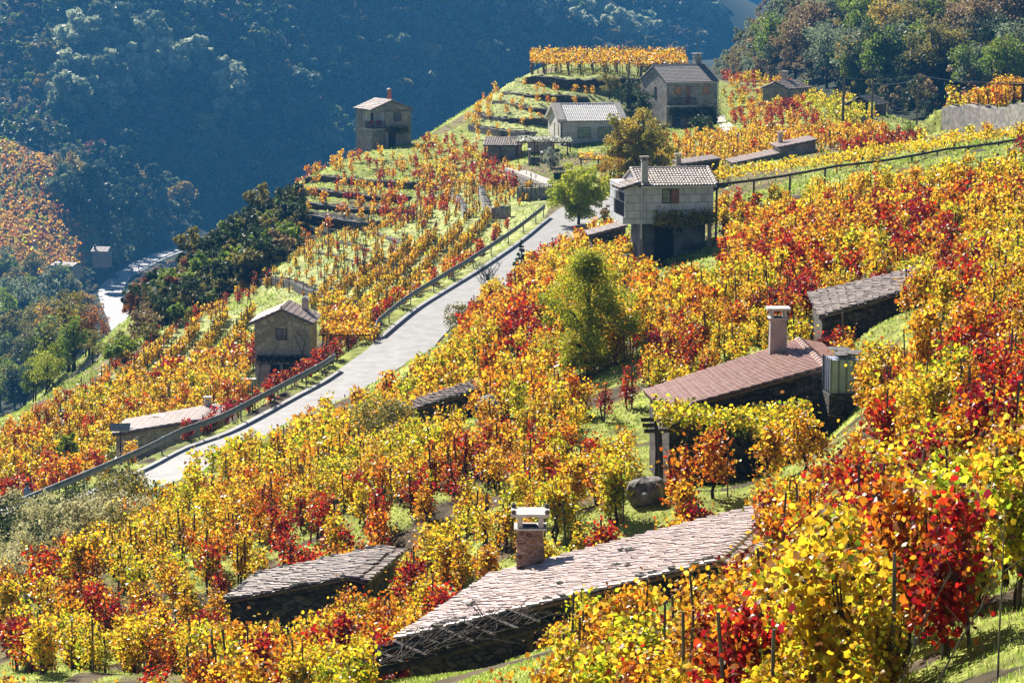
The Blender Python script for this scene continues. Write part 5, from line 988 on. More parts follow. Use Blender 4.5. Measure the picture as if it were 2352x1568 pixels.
def make_tree(kind, n, h, r, ls, colkey, seed, mat, droop=False):
    rng = np.random.default_rng(seed); P, c, k = crownpts(kind, n, h, r, rng); V_, F_, li = leafcloud(P, ls, rng, up=.5, wide=.5 if droop else .85)
    a, b = [np.array(x) for x in TC[colkey]]; cm = rng.random(len(c)); col = a + (b - a) * np.clip(cm[k] + rng.normal(0, .2, n), 0, 1)[:, None]; col *= rng.uniform(.8, 1.15, (n, 1))
    crown = mesh_np('crown', V_, F_, [mat], col[li]); mb = MB(); th = .022 * h + .04
    if kind == 'bush':
        for q in c[:7]: mb.tube([(q[0] * .1, q[1] * .1, -.3), (q[0] * .5, q[1] * .5, q[2] * .5), tuple(q)], th * .5, th * .15, 5)
    else:
        top = h * .8; mid = (rng.normal(0, .04) * h, rng.normal(0, .03) * h); mb.tube([(0, 0, -1.0), (mid[0] * .5, mid[1] * .5, h * .25), (mid[0], mid[1], h * .5), (mid[0], mid[1], top)], th, th * .3, 7)
        for q in c[:9]:
            z0 = min(q[2] * .75, top) ; mb.tube([(mid[0], mid[1], max(h * .15, z0 - r * .3)), tuple((np.array([mid[0], mid[1], z0]) + q) / 2), tuple(q)], th * .4, th * .1, 5)
    o_ = mb.build('trunk', M['bark']); tm = o_.data; bpy.data.objects.remove(o_); return crown, tm
def place(name, meshes, P, label=None, cat='tree', group=None, s=1.0, rz=None):
    e = empty(name, (P[0], P[1], P[2] - .05), R.uniform(0, 6.28) if rz is None else rz, label, cat, group); e.scale = (s, s, s * R.uniform(.92, 1.1)); obj('crown' if cat == 'tree' else 'foliage', meshes[0], e); obj('trunk' if cat == 'tree' else 'stems', meshes[1], e); return e
def gp3(px, py, D): q = at(px, py, D); return np.array([q[0], q[1], gz(q[0], q[1])])
TL = M['treeleaf']
place('leafy_tree', make_tree('loose', 20000, 5.3, 2.8, .17, 'lime', 1, TL), gp3(1328, 520, 246), 'bright yellow-green tree standing at the upper end of the lane')
place('cherry_tree', make_tree('full', 23000, 5.0, 1.9, .14, 'limegold', 2, TL, True), gp3(1352, 850, 119), 'tall yellow-green tree with drooping leaves in the middle of the vineyard')
place('autumn_tree', make_tree('loose', 17000, 8.4, 3.7, .22, 'goldgreen', 3, TL), gp3(1462, 450, 262), 'large olive and orange tree between the granite building and the white block house')
place('autumn_tree', make_tree('loose', 4500, 4.2, 2.6, .18, 'autumn', 4, TL), gp3(1405, 480, 258), 'orange-yellow tree just right of the bright yellow-green tree')
place('small_pine', make_tree('cone', 1500, 2.6, .75, .16, 'pine', 5, TL), gp3(1197, 592, 226), 'small dark pine on the right edge of the lane')
place('round_shrub', make_tree('bush', 2600, 2.1, 1.45, .12, 'olive', 6, TL), gp3(1058, 745, 198), 'round dusty olive shrub bulging over the right edge of the lane', 'shrub')
place('round_shrub', make_tree('bush', 900, 1.1, .8, .12, 'green', 16, TL), gp3(1085, 672, 208), 'small green shrub under the bare tree beside the lane', 'shrub')
place('large_shrub', make_tree('bush', 5200, 2.5, 1.8, .11, 'olive', 7, TL), gp3(880, 1050, 122), 'large olive and orange shrub below the half-buried hut', 'shrub')
place('young_tree', make_tree('round', 1500, 2.9, .75, .15, 'green', 8, TL), gp3(155, 1105, 175), 'slim dark green young tree left of the guardrail at lower left')
place('olive_tree', make_tree('bush', 1500, 2.2, 1.2, .16, 'silver', 9, TL), gp3(1268, 388, 306), 'silvery olive tree below the slatted pergola')
place('creeper_shrub', make_tree('bush', 1800, 1.7, 2.1, .2, 'silver', 10, TL), gp3(1318, 392, 288), 'pale glossy creeper mounded over the dark green net fence', 'shrub')
place('hilltop_shrub', make_tree('bush', 1500, 1.9, 2.0, .2, 'dark', 11, TL), gp3(1500, 165, 370), 'round dark shrub behind the ridge of the two-storey house', 'shrub')
place('ridge_hedge', make_tree('bush', 1800, 2.3, 3.2, .25, 'dark', 12, TL), gp3(1862, 198, 392), 'dark round hedge on the saddle left of the power poles', 'shrub')
place('wall_tree', make_tree('round', 1300, 3.6, 1.5, .2, 'olive', 13, TL), gp3(1400, 232, 352), 'olive tree in the shadow under the hilltop terrace wall')
place('wall_tree', make_tree('round', 1500, 4.2, 1.7, .2, 'dark', 14, TL), gp3(1478, 300, 345), 'dark leafy tree left of the two-storey stone house')
place('white_flower_bush', make_tree('bush', 900, .9, .6, .1, 'green', 15, TL), gp3(665, 1195, 116), 'dark green bush with pale tips left of centre below the trellis rail', 'shrub')
# bare tree by the lane
P = gp3(1120, 632, 214); e = empty('bare_tree', P, 0, 'leafless dark tree beside the lane in the middle', 'tree'); mb = MB(); mb.tube([(0, 0, -.3), (.1, 0, 1.2), (0, 0, 2.1)], .14, .09, 7); mb.build('trunk', M['bark'], e); mb = MB()
for k in range(34):
    a = random.uniform(0, 6.28); z0 = random.uniform(1.0, 2.2); l = random.uniform(.7, 1.6); q = (math.cos(a) * l * .6, math.sin(a) * l * .6, z0 + l * .7); mb.tube([(.05, 0, z0), (q[0] * .5, q[1] * .5, z0 + l * .25), q], .045, .012, 4)
    for _ in range(3): mb.tube([q, (q[0] + random.uniform(-.4, .4), q[1] + random.uniform(-.4, .4), q[2] + random.uniform(.1, .6))], .016, .006, 3)
mb.build('branches', M['bark'], e)
# landmark list for the wild vegetation
LM.clear(); LM.update({'the balcony house': (880, 290), 'the granite building': (1360, 280), 'the two-storey stone house': (1570, 220), 'the valley road bend': (265, 660), 'the parked grey car': (275, 626), 'the power poles': (2030, 230), 'the high stone wall': (2260, 260),
  'the tan stone house': (650, 780), 'the slab-roofed hut': (370, 960), 'the upper left corner': (0, 0), 'the middle of the top edge': (1176, 0), 'the upper right corner': (2352, 0), 'the far valley gap': (1690, 60), 'the hilltop pergola': (1380, 140), 'the left edge below the vineyard': (0, 700), 'the lower left roadside': (60, 1180), 'the end of the valley road': (400, 575), 'the far left vineyard': (60, 440)})
ROADV = [(222, 665), (250, 638), (300, 612), (360, 586), (420, 568), (450, 566), (400, 590), (330, 624), (296, 650), (288, 670), (292, 692), (312, 735), (268, 740), (240, 700)]
def scatter(poly, n, dmin, dmax, low=False, htop=6.0):
    P = np.array(poly, float); out = []; tries = 0
    while len(out) < n and tries < n * 12:
        tries += 1; x = R.uniform(P[:, 0].min(), P[:, 0].max()); y = R.uniform(P[:, 1].min(), P[:, 1].max())
        if not inpoly(np.array([[x, y]]), poly)[0]: continue
        h_ = hit(x, y)
        if h_[1] > 230 and x < 480:
            tt = np.array([h_ + [dx_, 0, htop * k_] for k_ in (0, .35, .7, 1.0) for dx_ in (-.3 * htop, .3 * htop)])
            if inpoly(proj(tt), ROADV).any(): continue
        if dmin < h_[1] < dmax: out.append(h_)
    return out
CW = {'goldgreen': [(.30, .30, .04), (.62, .44, .06)], 'lit': 'sunlit pale green', 'green': 'green', 'olive': 'olive', 'brown': 'brown-tinged', 'greyg': 'grey-green', 'dark': 'dark green', 'pine': 'dark pine', 'ygreen': 'yellow-green', 'gold': 'golden', 'autumn': 'orange-yellow', 'lime': [(.36, .46, .03), (.62, .64, .06)], 'straw': 'straw-coloured', 'redb': 'russet'}
def grove(name, poly, n, dmin, dmax, kinds, hr, nleaf, ls, noun, cat, group, mat, nvar=2, hw=.42, parts=True, low=False):
    cache = {}; items = []
    ks = [k for k, w_ in kinds for _ in range(w_)]
    for P in scatter(poly, n, dmin, dmax, low, hr[1] * .9):
        ck = random.choice(ks); v = random.randrange(nvar); shape = 'pine' if ck == 'pine' else ('bush' if cat == 'shrub' else 'round')
        if (ck, v) not in cache: h = 1.0; cache[(ck, v)] = make_tree(shape, nleaf, 8.0 if cat == 'tree' else 2.0, 8.0 * hw if cat == 'tree' else 2.0 * hw * 1.6, ls, ck, 50 + v * 7 + len(ck), mat)
        h = random.uniform(*hr); s = h / (8.0 if cat == 'tree' else 2.0)
        if parts: e = place(name, cache[(ck, v)], P, None, cat, group, s)
        items.append((e, f"{CW[ck]} {noun}", P + np.array([0, 0, h * .6])))
    label_set(items, cat, group); return items
FL = M['farleaf']
RH = [(1700, 200), (1745, 150), (1800, 95), (1850, 30), (1885, -60), (2352, -60), (2352, 235), (2200, 262), (2150, 305), (2010, 300), (1990, 240), (1880, 200)]
grove('hill_tree', RH, 95, 395, 620, [('brown', 3), ('olive', 4), ('greyg', 4), ('green', 3), ('gold', 1), ('dark', 2)], (6.5, 11.0), 1900, .34, 'hill tree', 'tree', 'trees on the right wooded hill', TL, 2, .40)
SPUR = [(130, 470), (160, 390), (230, 350), (330, 390), (420, 470), (440, 540), (380, 560), (250, 560), (170, 520)]
grove('spur_tree', SPUR, 36, 900, 1120, [('pine', 3), ('dark', 2), ('gold', 1), ('greyg', 2), ('redb', 1)], (10, 17), 700, .7, 'spur tree', 'tree', 'trees on the spur above the valley road', FL)
grove('valley_tree', [(0, 640), (130, 650), (200, 690), (250, 770), (240, 850), (0, 850)], 44, 430, 900, [('dark', 2), ('green', 3), ('olive', 3), ('greyg', 3), ('autumn', 1)], (6, 11), 900, .5, 'valley tree', 'tree', 'trees in the left valley', TL)
grove('valley_tree', [(0, 850), (110, 850), (130, 900), (60, 940), (0, 950)], 6, 180, 400, [('green', 1), ('ygreen', 1), ('dark', 1)], (3.5, 5.5), 2600, .26, 'leafy tree', 'tree', 'trees at the vineyard foot', TL)
CL = [(400, 600), (450, 520), (520, 470), (600, 480), (690, 490), (700, 560), (620, 630), (500, 700), (400, 770), (330, 750), (330, 680)]
grove('cliff_shrub', CL, 62, 230, 420, [('dark', 4), ('olive', 3), ('green', 2), ('brown', 1)], (1.6, 3.6), 700, .24, 'cliff shrub', 'shrub', 'shrubs on the shaded cliff', TL)
grove('roadside_bush', [(0, 1400), (0, 1225), (140, 1215), (290, 1190), (300, 1250), (200, 1330)], 34, 60, 190, [('straw', 5), ('olive', 2), ('dark', 1)], (1.5, 2.5), 2600, .10, 'feathery bush', 'shrub', 'bushes on the lower left bank', TL)
grove('small_bush', [(230, 850), (270, 750), (330, 730), (400, 770), (300, 840)], 10, 200, 420, [('olive', 2), ('brown', 1), ('green', 1)], (1.4, 2.6), 700, .2, 'track bush', 'shrub', 'bushes beside the dirt track', TL)
grove('small_bush', [(2000, 300), (2160, 300), (2160, 320), (2080, 325)], 7, 250, 400, [('green', 2), ('straw', 1)], (.8, 1.4), 500, .16, 'low bush', 'shrub', 'bushes by the white fence', TL)
LIT1 = [(120, 230), (200, 140), (280, 110), (430, 180), (560, 240), (530, 330), (440, 300), (420, 260), (300, 250), (200, 330), (100, 330)]
BL = [(0, 330), (0, 0), (0, -40), (1600, -40), (1690, 110), (1660, 130), (1500, 150), (1250, 160), (1080, 290), (960, 320), (820, 340), (560, 500), (440, 540), (400, 420), (250, 330), (120, 360)]
grove('mountain_tree', BL, 62, 1100, 1900, [('greyg', 4), ('olive', 2), ('green', 2), ('pine', 3), ('gold', 1)], (13, 20), 420, 1.1, 'mountainside tree', 'tree', 'tall trees on the blue mountainside', FL)
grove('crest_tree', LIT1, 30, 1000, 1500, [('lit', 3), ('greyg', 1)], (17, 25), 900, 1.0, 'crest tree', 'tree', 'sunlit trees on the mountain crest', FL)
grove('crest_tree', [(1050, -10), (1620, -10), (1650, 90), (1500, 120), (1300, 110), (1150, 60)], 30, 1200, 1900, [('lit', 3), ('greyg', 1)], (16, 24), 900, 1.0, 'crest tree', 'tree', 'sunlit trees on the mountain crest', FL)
grove('verge_shrub', [(298, 690), (305, 655), (400, 600), (450, 620), (350, 740)], 26, 430, 1100, [('redb', 2), ('autumn', 2), ('olive', 1)], (3, 5), 500, .45, 'verge shrub', 'shrub', 'russet shrubs beside the valley road', FL, low=True)
grove('verge_shrub', [(300, 690), (300, 660), (340, 630), (430, 590), (460, 620), (340, 770), (320, 740)], 60, 270, 1100, [('dark', 3), ('olive', 2), ('greyg', 2), ('redb', 1)], (1.8, 3.2), 400, .4, 'ravine shrub', 'shrub', 'shrubs in the ravine below the valley road', FL, low=True)
grove('valley_tree', [(0, 800), (190, 800), (230, 770), (215, 850), (120, 930), (0, 965)], 42, 262, 600, [('dark', 3), ('green', 2), ('olive', 2), ('ygreen', 1)], (4.5, 7.5), 900, .4, 'wood-edge tree', 'tree', 'trees at the edge of the lower left wood', TL, low=True)
grove('ivy_shrub', [(1440, 235), (1466, 200), (1475, 290), (1520, 300), (1640, 296), (1640, 318), (1500, 330), (1445, 330)], 22, 300, 372, [('dark', 3), ('olive', 1)], (1.2, 2.4), 600, .2, 'ivy shrub', 'shrub', 'ivy and shrubs around the two-storey house', TL)
grove('valley_tree', [(195, 700), (236, 712), (262, 745), (250, 830), (200, 850), (180, 760)], 16, 262, 900, [('dark', 2), ('olive', 2), ('redb', 1)], (3, 5.5), 800, .35, 'slope tree', 'tree', 'trees on the slope below the road bend', TL)
# closed woods: one object each
def wood(name, poly, n, dmin, dmax, hr, nleaf, ls, cols, label, mat, shape='round'):
    Ps = np.array(scatter(poly, n, dmin, dmax, False, hr[1] * .85)); VV, FF, CC, off = [], [], [], 0
    for v in range(6):
        rng = np.random.default_rng(300 + v); P, c, k = crownpts(shape, nleaf, 8., 3.1, rng); V_, F_, li = leafcloud(P, ls, rng, up=.5); m_ = Ps[v::6]; s = R.uniform(hr[0], hr[1], len(m_)) / 8
        th = R.uniform(0, 6.28, len(m_)); c_, s_ = np.cos(th)[:, None], np.sin(th)[:, None]; w_ = np.empty((len(m_), len(V_), 3))
        w_[..., 0] = (V_[None, :, 0] * c_ - V_[None, :, 1] * s_) * s[:, None] + m_[:, :1]; w_[..., 1] = (V_[None, :, 0] * s_ + V_[None, :, 1] * c_) * s[:, None] + m_[:, 1:2]; w_[..., 2] = (V_[None, :, 2] - 1.2) * s[:, None] + m_[:, 2:3]
        VV.append(w_.reshape(-1, 3)); FF.append((F_[None] + (np.arange(len(m_)) * len(V_))[:, None, None] + off).reshape(-1, 4)); off += len(m_) * len(V_)
        ck = [random.choice(cols) for _ in m_]
        for q in ck: a, b = [np.array(x) for x in TC[q]]; t_ = R.random((nleaf, 1)); CC.append(((a + (b - a) * t_) * R.uniform(.7, 1.1))[li])
    o_ = obj(name, mesh_np(name, np.concatenate(VV), np.concatenate(FF), [mat], np.concatenate(CC))); tag(o_, label, 'forest', kind='stuff')
wood('mountain_forest', BL, 2300, 1000, 2000, (8, 14), 150, 1.25, ['greyg', 'olive', 'green', 'dark', 'brown', 'pine'], 'closed blue-hazed forest covering the far mountainside', FL)
wood('right_hill_forest', RH, 420, 395, 660, (4.5, 7.5), 420, .5, ['brown', 'olive', 'greyg', 'dark', 'brown'], 'closed autumn forest filling the right hill between the larger trees', TL)
wood('valley_undergrowth', [(0, 300), (400, 400), (440, 560), (420, 620), (300, 730), (250, 850), (0, 860), (0, 640), (240, 640), (180, 480), (150, 380)], 330, 430, 1150, (5, 9), 160, .8, ['dark', 'greyg', 'green', 'olive'], 'dark undergrowth and woods around the valley road', FL)
wood('saddle_wood', [(1640, 200), (1662, 172), (1720, 145), (1760, 120), (1745, 205)], 90, 395, 1400, (4, 6), 420, .5, ['brown', 'greyg', 'olive', 'greyg'], 'grey-green wood on the shoulder behind the two-storey house', TL)
wood('shoulder_wood', [(1668, 165), (1730, 90), (1790, 25), (1845, -20), (1850, 60), (1790, 120), (1740, 190)], 110, 395, 900, (4, 6.5), 420, .5, ['brown', 'greyg', 'olive', 'greyg'], 'hazy grey wood along the left shoulder of the right hill', TL)
wood('cliff_ivy', CL, 150, 230, 420, (1.6, 3.0), 260, .6, ['dark', 'dark', 'olive'], 'dark ivy and scrub over the shaded cliff', TL, 'bush')
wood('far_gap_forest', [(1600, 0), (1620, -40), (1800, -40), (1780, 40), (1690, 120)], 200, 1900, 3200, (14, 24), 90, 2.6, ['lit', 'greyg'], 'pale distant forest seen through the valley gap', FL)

# ------------------------------------------------------------------ trellises, arbours
P0 = gp3(1222, 178, 362)
def canopy(n_, x0, x1, y0, y1, z, sp, ls, pal, mixp=.25, tiltb=0.0):
    P = np.stack([R.uniform(x0, x1, n_), R.uniform(y0, y1, n_), np.zeros(n_)], 1); P[:, 2] = z + tiltb * P[:, 1] + R.normal(0, sp, n_) + (vnoise(P[:, 0] + 50, P[:, 1], 1.3, 3) - .5) * .5; V_, F_, li = leafcloud(P, ls, R, lobed=ls < .18); return mesh_np('foliage', V_, F_, [M['leaf']], palcol(pal, n_, R, mixp)[li])
e = empty('hilltop_pergola', P0, 0, 'vine pergola with orange leaves and many grey posts on the hilltop', 'pergola')
hx = 18.2
def lz(x, y): return gz(P0[0] + x, P0[1] + y) - P0[2]
for j, y in enumerate((0.4, 5, 10)):
    for i in range(13):
        x = hx * i / 12; mb = MB(); w_ = .17 if i in (0, 11) and j == 0 else .075; z0 = lz(x, y); mb.box(x - w_, x + w_, y - w_, y + w_, z0 - .4, max(z0 + 1.7, 1.7)); mb.build('post', M['stake'], e)
for i in range(13): x = hx * i / 12; mb = MB(); mb.bar((x, -.6, 1.6), (x + 1.2, 11, 3.0), .11, .12); mb.build('rafter', M['wood'], e)
obj('foliage', canopy(7500, -.2, hx + 1.2, -.5, 11, 1.85, .28, .26, 'O', .5, .09), e)
for k in range(60): mb = MB(); x = random.uniform(0, hx); y = random.uniform(.5, 9); z0 = lz(x, y); mb.tube([(x, y, z0 - .2), (x + random.uniform(-.2, .2), y, z0 + .9), (x + random.uniform(-.3, .3), y, 1.9)], .04, .03, 4); mb.build('vine_stem', M['bark'], e)
# long beam trellis right of the white block house
A_ = at(1645, 424, 186); B_ = at(2400, 308, 214); e = empty('beam_trellis', A_, 0, 'long dark beam on posts with yellow vines, right of the white block house', 'trellis'); d_ = B_ - A_
mb = MB(); n_ = 12
for k in range(n_): p, q = d_ * k / n_, d_ * (k + 1) / n_; sag = lambda t: np.array([0, 0, -.12 * math.sin(math.pi * ((t * 3) % 1))]); mb.tube([tuple(p + sag(k / n_)), tuple(q + sag((k + 1) / n_))], .085, .085, 6)
mb.build('beam', M['wood'], e)
for t_ in (.0, .1, .2, .3, .455, .56, .64, .74, .84, .92): p = d_ * t_; g_ = gz(A_[0] + p[0], A_[1] + p[1]) - A_[2]; mb = MB(); mb.tube([(p[0], p[1], min(g_, p[2] - 1.6) - .3), (p[0] + .05, p[1], p[2] - .05)], .075, .065, 6); mb.build('post', M['stake'], e)
n_ = 5200; t_ = R.random(n_); P = d_[None] * t_[:, None] + np.stack([R.normal(0, .2, n_), R.uniform(.1, 4.5, n_), R.normal(.0, .16, n_) + .25 + .35 * vnoise(t_ * 60, t_ * 0, 1.2, 2)], 1); V_, F_, li = leafcloud(P, .19, R); obj('foliage', mesh_np('foliage', V_, F_, [M['leaf']], palcol('Y', n_, R, .25)[li]), e)
# leafy arbour in front of the terracotta hut
q0 = at(1515, 990, 92.0); q1 = atz(1845, 985, q0[2] - .1); e = empty('leafy_arbour', (q0[0], q0[1], q0[2] - 2.2), 0, 'arbour of yellow-green vine leaves on dark posts in front of the terracotta hut', 'arbour'); W_ = q1[0] - q0[0]
for x, y in ((0, 0), (W_ * .5, 0), (W_, 0), (0, 2.2), (W_ * .5, 2.2)): mb = MB(); mb.tube([(x, y, -1.2), (x + .05, y, 1.1), (x, y, 2.2)], .09, .07, 7); mb.build('post', M['wood'], e)
mb = MB()
for y in (0, 1.1, 2.2): mb.tube([(-.5, y, 2.2), (W_ * .5, y, 2.27), (W_ + .3, y, 2.2)], .07, .06, 6)
for k in range(6): x = W_ * k / 5; mb.tube([(x, -.3, 2.3), (x, 2.6, 2.3)], .04, None, 5)
mb.build('beams', M['wood'], e); obj('foliage', canopy(4300, -.1, W_ + .3, -.6, 3.0, 2.5, .14, .125, 'G', .55), e)
mb = MB(); mb.tube([(.6, -.2, -.8), (.9, -.3, .2), (.5, -.2, 1.0), (1.0, 0, 2.2)], .07, .04, 6); mb.tube([(2.6, .2, -.8), (2.4, .1, .8), (2.9, .3, 2.2)], .05, .04, 6); mb.build('vine_stems', M['bark'], e)
# dead-branch trellis below the long pink roof
q0 = at(800, 1578, 63); q1 = atz(1225, 1452, q0[2] + .3); e = empty('dead_branch_trellis', q0, 0, 'dark collapsed trellis of bare branches and old planks below the long pink roof', 'trellis'); d_ = q1 - q0; pr = np.array([-d_[1], d_[0], 0]); pr /= np.linalg.norm(pr); pr *= .34 if pr[1] > 0 else -.34
mb = MB()
for k in range(9): o_ = pr * (k * .33 - .3); mb.tube([tuple(o_ + [0, 0, .12 + .03 * k]), tuple(d_ * .5 + o_ + [0, 0, random.uniform(.05, .2) + .03 * k]), tuple(d_ * 1.02 + o_ + [0, 0, .1 + .03 * k])], .06, .05, 6)
mb.build('long_poles', M['wood'], e)
mb = MB()
for k in range(9): a = d_ * (k / 8.); mb.bar(tuple(a - pr * .6 + [0, 0, .28]), tuple(a + pr * 2.6 + [0, 0, .4]), .13, .06)
mb.build('planks', M['wood'], e)
mb = MB()
for k in range(120):
    a = d_ * random.random() + pr * random.uniform(-.5, 2.6) + [0, 0, .3]; th = math.atan2(d_[1], d_[0]) + random.gauss(0, .5); l = random.uniform(.5, 1.6); m_ = a + [math.cos(th) * l * .5, math.sin(th) * l * .5, random.uniform(.0, .35)]; mb.tube([tuple(a), tuple(m_), tuple(a + [math.cos(th) * l, math.sin(th) * l, random.uniform(-.1, .3)])], .017, .007, 4)
mb.build('bare_branches', M['wood'], e)
for t_ in (0.02, .5, .98): mb = MB(); a = d_ * t_; mb.tube([(a[0], a[1], -2.2), (a[0], a[1], a[2] + .15)], .09, .08, 7); mb.build('post', M['wood'], e)
# arbour left of the white block house; rusty arbour right of the tan house
def arb(name, label, px, py, D, W_, Dp, H, n_, pal, ls, yaw=0, tilt=0):
    P = gp3(px, py, D); e = empty(name, P, math.radians(yaw), label, 'arbour')
    for x in (0, W_ * .5, W_):
        for y in (0, Dp): mb = MB(); mb.tube([(x, y, -.8), (x, y, H + tilt * x)], .07, .06, 6); mb.build('post', M['stake'], e)
    mb = MB()
    for y in (0, Dp): mb.tube([(-.3, y, H), (W_ + .3, y, H + tilt * (W_ + .3))], .06, None, 6)
    mb.build('beams', M['wood'], e); me = canopy(n_, -.2, W_ + .2, -.3, Dp + .3, H + .15, .16, ls, pal, .4)
    if tilt:
        c = np.empty(len(me.vertices) * 3, np.float32); me.vertices.foreach_get('co', c); c = c.reshape(-1, 3); c[:, 2] += tilt * c[:, 0]; me.vertices.foreach_set('co', c.ravel())
    obj('foliage', me, e)
arb('vine_arbour', 'sloping arbour of yellow vines on a dark beam left of the white block house', 1372, 600, 186, 2.4, 1.8, 1.3, 900, 'Y', .16, 12, .18)
arb('vine_arbour', 'low arbour of yellow and rust vines right of the tan stone house', 742, 795, 203, 3.6, 4, 1.9, 1700, 'O', .17, 0)
arb('vine_arbour', 'thin orange vine canopy under the granite building windows', 1335, 352, 300, 3.6, 2, 1.2, 600, 'O', .2, 0)
# timber pergola on the right wall
P = gp3(2306, 236, 258); e = empty('timber_pergola', P, math.radians(8), 'dark timber pergola with cross-braced railing on the high stone wall', 'pergola')
for x in (0, 1.7, 3.4, 5.1):
    for y in (0, 2.5): mb = MB(); mb.box(x - .1, x + .1, y - .1, y + .1, -.5, 2.0); mb.build('post', M['wood'], e)
mb = MB(); mb.bar((-.4, 0, 2.08), (5.5, 0, 2.08), .16, .18); mb.bar((-.4, 2.5, 2.08), (5.5, 2.5, 2.08), .16, .18)
for k in range(7): mb.bar((k * .85, -.4, 2.22), (k * .85, 2.9, 2.22), .08, .1)
mb.build('beams', M['wood'], e); mb = MB(); mb.bar((0, -.13, .95), (5.1, -.13, .95), .07, .1); mb.bar((0, -.13, .15), (5.1, -.13, .15), .07, .1)
for k in range(3): mb.bar((k * 1.7, -.15, .2), (k * 1.7 + 1.7, -.15, .9), .06, .08); mb.bar((k * 1.7, -.18, .9), (k * 1.7 + 1.7, -.18, .2), .06, .08)
mb.build('railing', M['wood'], e); obj('foliage', canopy(900, -.2, 5.4, .4, 3.2, 2.35, .2, .2, 'O', .4), e)

# ------------------------------------------------------------------ poles, wires, fences, guardrails
tops = []
for px, py, pt, D, lab, w_ in ((1935, 302, 165, 300, 'thick grey concrete power pole, leftmost of the three by the white fence', .17), (2001, 302, 186, 312, 'shorter grey power pole in the middle of the three', .15), (2104, 312, 166, 288, 'slim wooden power pole behind the right end of the white fence', .11), (2205, 300, 240, 330, 'faint thin pole right of the power poles, against the trees', .06)):
    g_ = at(px, py, D); top = at(px + 3, pt, D); e = empty('power_pole', g_, 0, lab, 'power pole', 'power poles on the saddle'); h = top[2] - g_[2]; mb = MB(); mb.tube([(0, 0, -3), (.05, 0, h * .5), (.12, 0, h)], w_, w_ * .7, 8); mb.build('pole', M['stake'], e)
    if w_ > .1: mb = MB(); mb.tube([(.12, 0, h), (.12, 0, h + .22)], .05, .08, 6); mb.build('insulator', M['iron'], e); tops.append(top + np.array([.05, 0, -.25]))
def wire(p, q, sag, lab, r=.022):
    p, q = np.array(p), np.array(q); mb = MB(); mb.tube([tuple((p + (q - p) * t - np.array([0, 0, sag * 4 * t * (1 - t)])) - p) for t in np.linspace(0, 1, 14)], r, None, 4); tag(mb.build('power_line', M['metal'], loc=p), lab, 'power line', 'power lines between the poles')
wire(tops[0] - [0, 0, .35], tops[2], .35, 'power line from the leftmost thick pole to the slim wooden pole'); wire(tops[1], tops[2] - [0, 0, .4], .3, 'short lower power line from the middle pole'); wire(tops[2], at(2420, 172, 262), .7, 'power line running from the slim pole off the right edge')
P = at(1985, 302, 292); e = empty('round_road_sign', P, 0, 'back of a round road sign between the two thick poles', 'road sign'); mb = MB(); mb.tube([(0, 0, -1.5), (0, 0, 1.5)], .045); mb.build('sign_post', M['white'], e); mb = MB(); mb.tube([(0, -.05, 1.2), (0, -.08, 1.2)], .4, None, 16); mb.build('sign_disc', M['metal'], e)
P = at(2006, 322, 282); e = empty('rail_fence', P, math.radians(-6), 'white three-rail fence behind the red vines by the power poles', 'fence')
for k in range(3): mb = MB(); mb.tube([(0, 0, .15 + k * .3), (5.2, 0, .15 + k * .3)], .09, None, 6); mb.build('rail', M['white'], e)
for k in range(5): mb = MB(); mb.box(k * 1.3 - .07, k * 1.3 + .07, .1, .24, -1, .98); mb.build('fence_post', M['wood'], e)
P = at(2270, 332, 240); e = empty('rail_fence', P, math.radians(4), 'pale rail fence at the right edge above the beam trellis', 'fence')
for k in range(2): mb = MB(); mb.tube([(0, 0, .2 + k * .35), (4.6, 0, .2 + k * .35)], .07, None, 6); mb.build('rail', M['white'], e)
for k in range(4): mb = MB(); mb.box(k * 1.3 - .07, k * 1.3 + .07, .1, .24, -1, .8); mb.build('fence_post', M['wood'], e)
def guardrail(line, lab, step=4.0, name='guardrail', h=.8, sc=1.3):
    o0 = np.array(line[0]); e = empty(name, o0, 0, lab, 'guardrail'); prof = [(.0, 0), (-.05, .06), (0, .12), (0, .17), (-.05, .24), (0, .31), (.03, .31), (.0, .24), (.04, .155), (.0, .06)]; vs, fs = [], []; k = len(prof)
    for i, p in enumerate(line):
        a = line[max(i - 1, 0)]; b = line[min(i + 1, len(line) - 1)]; t_ = np.array([b[0] - a[0], b[1] - a[1]]); t_ /= np.linalg.norm(t_); n_ = np.array([t_[1], -t_[0]])
        for u, v in prof: vs.append((p[0] - o0[0] + n_[0] * u * sc, p[1] - o0[1] + n_[1] * u * sc, p[2] - o0[2] + (h - .33 + v) * sc))
    for i in range(len(line) - 1):
        for j in range(k): fs.append((i * k + j, i * k + (j + 1) % k, (i + 1) * k + (j + 1) % k, (i + 1) * k + j))
    mb = MB(); mb.add(vs, fs); mb.build('rail', M['metal'], e); acc = 0
    for i in range(len(line)):
        if i: acc += np.linalg.norm(np.array(line[i]) - np.array(line[i - 1]))
        if i == 0 or acc > step or i == len(line) - 1: acc = 0; p = np.array(line[i]) - o0; mb = MB(); mb.box(p[0] - .16, p[0] - .08, p[1] - .06, p[1] + .06, p[2] - .6, p[2] + (h - .02) * sc); mb.build('rail_post', M['metal'], e)
gl_ = offset(lane_l, -.35); 
for q in gl_: q[2] += .05
g1 = [q for q in gl_ if q[1] < 195.5]; g2 = [q for q in gl_ if 203.5 < q[1] < 251]
e0 = g2[0].copy(); e0[0] += .15; e0[2] -= .55; guardrail(g1, 'long steel guardrail along the lower stretch of the lane, left of the tan stone house'); guardrail([e0] + g2[1:], 'steel guardrail along the upper stretch of the lane with its end bent to the ground')
guardrail(offset(froad_r, .5)[12:], 'thin guardrail on the outer side of the valley road bend', 6, sc=1.3)
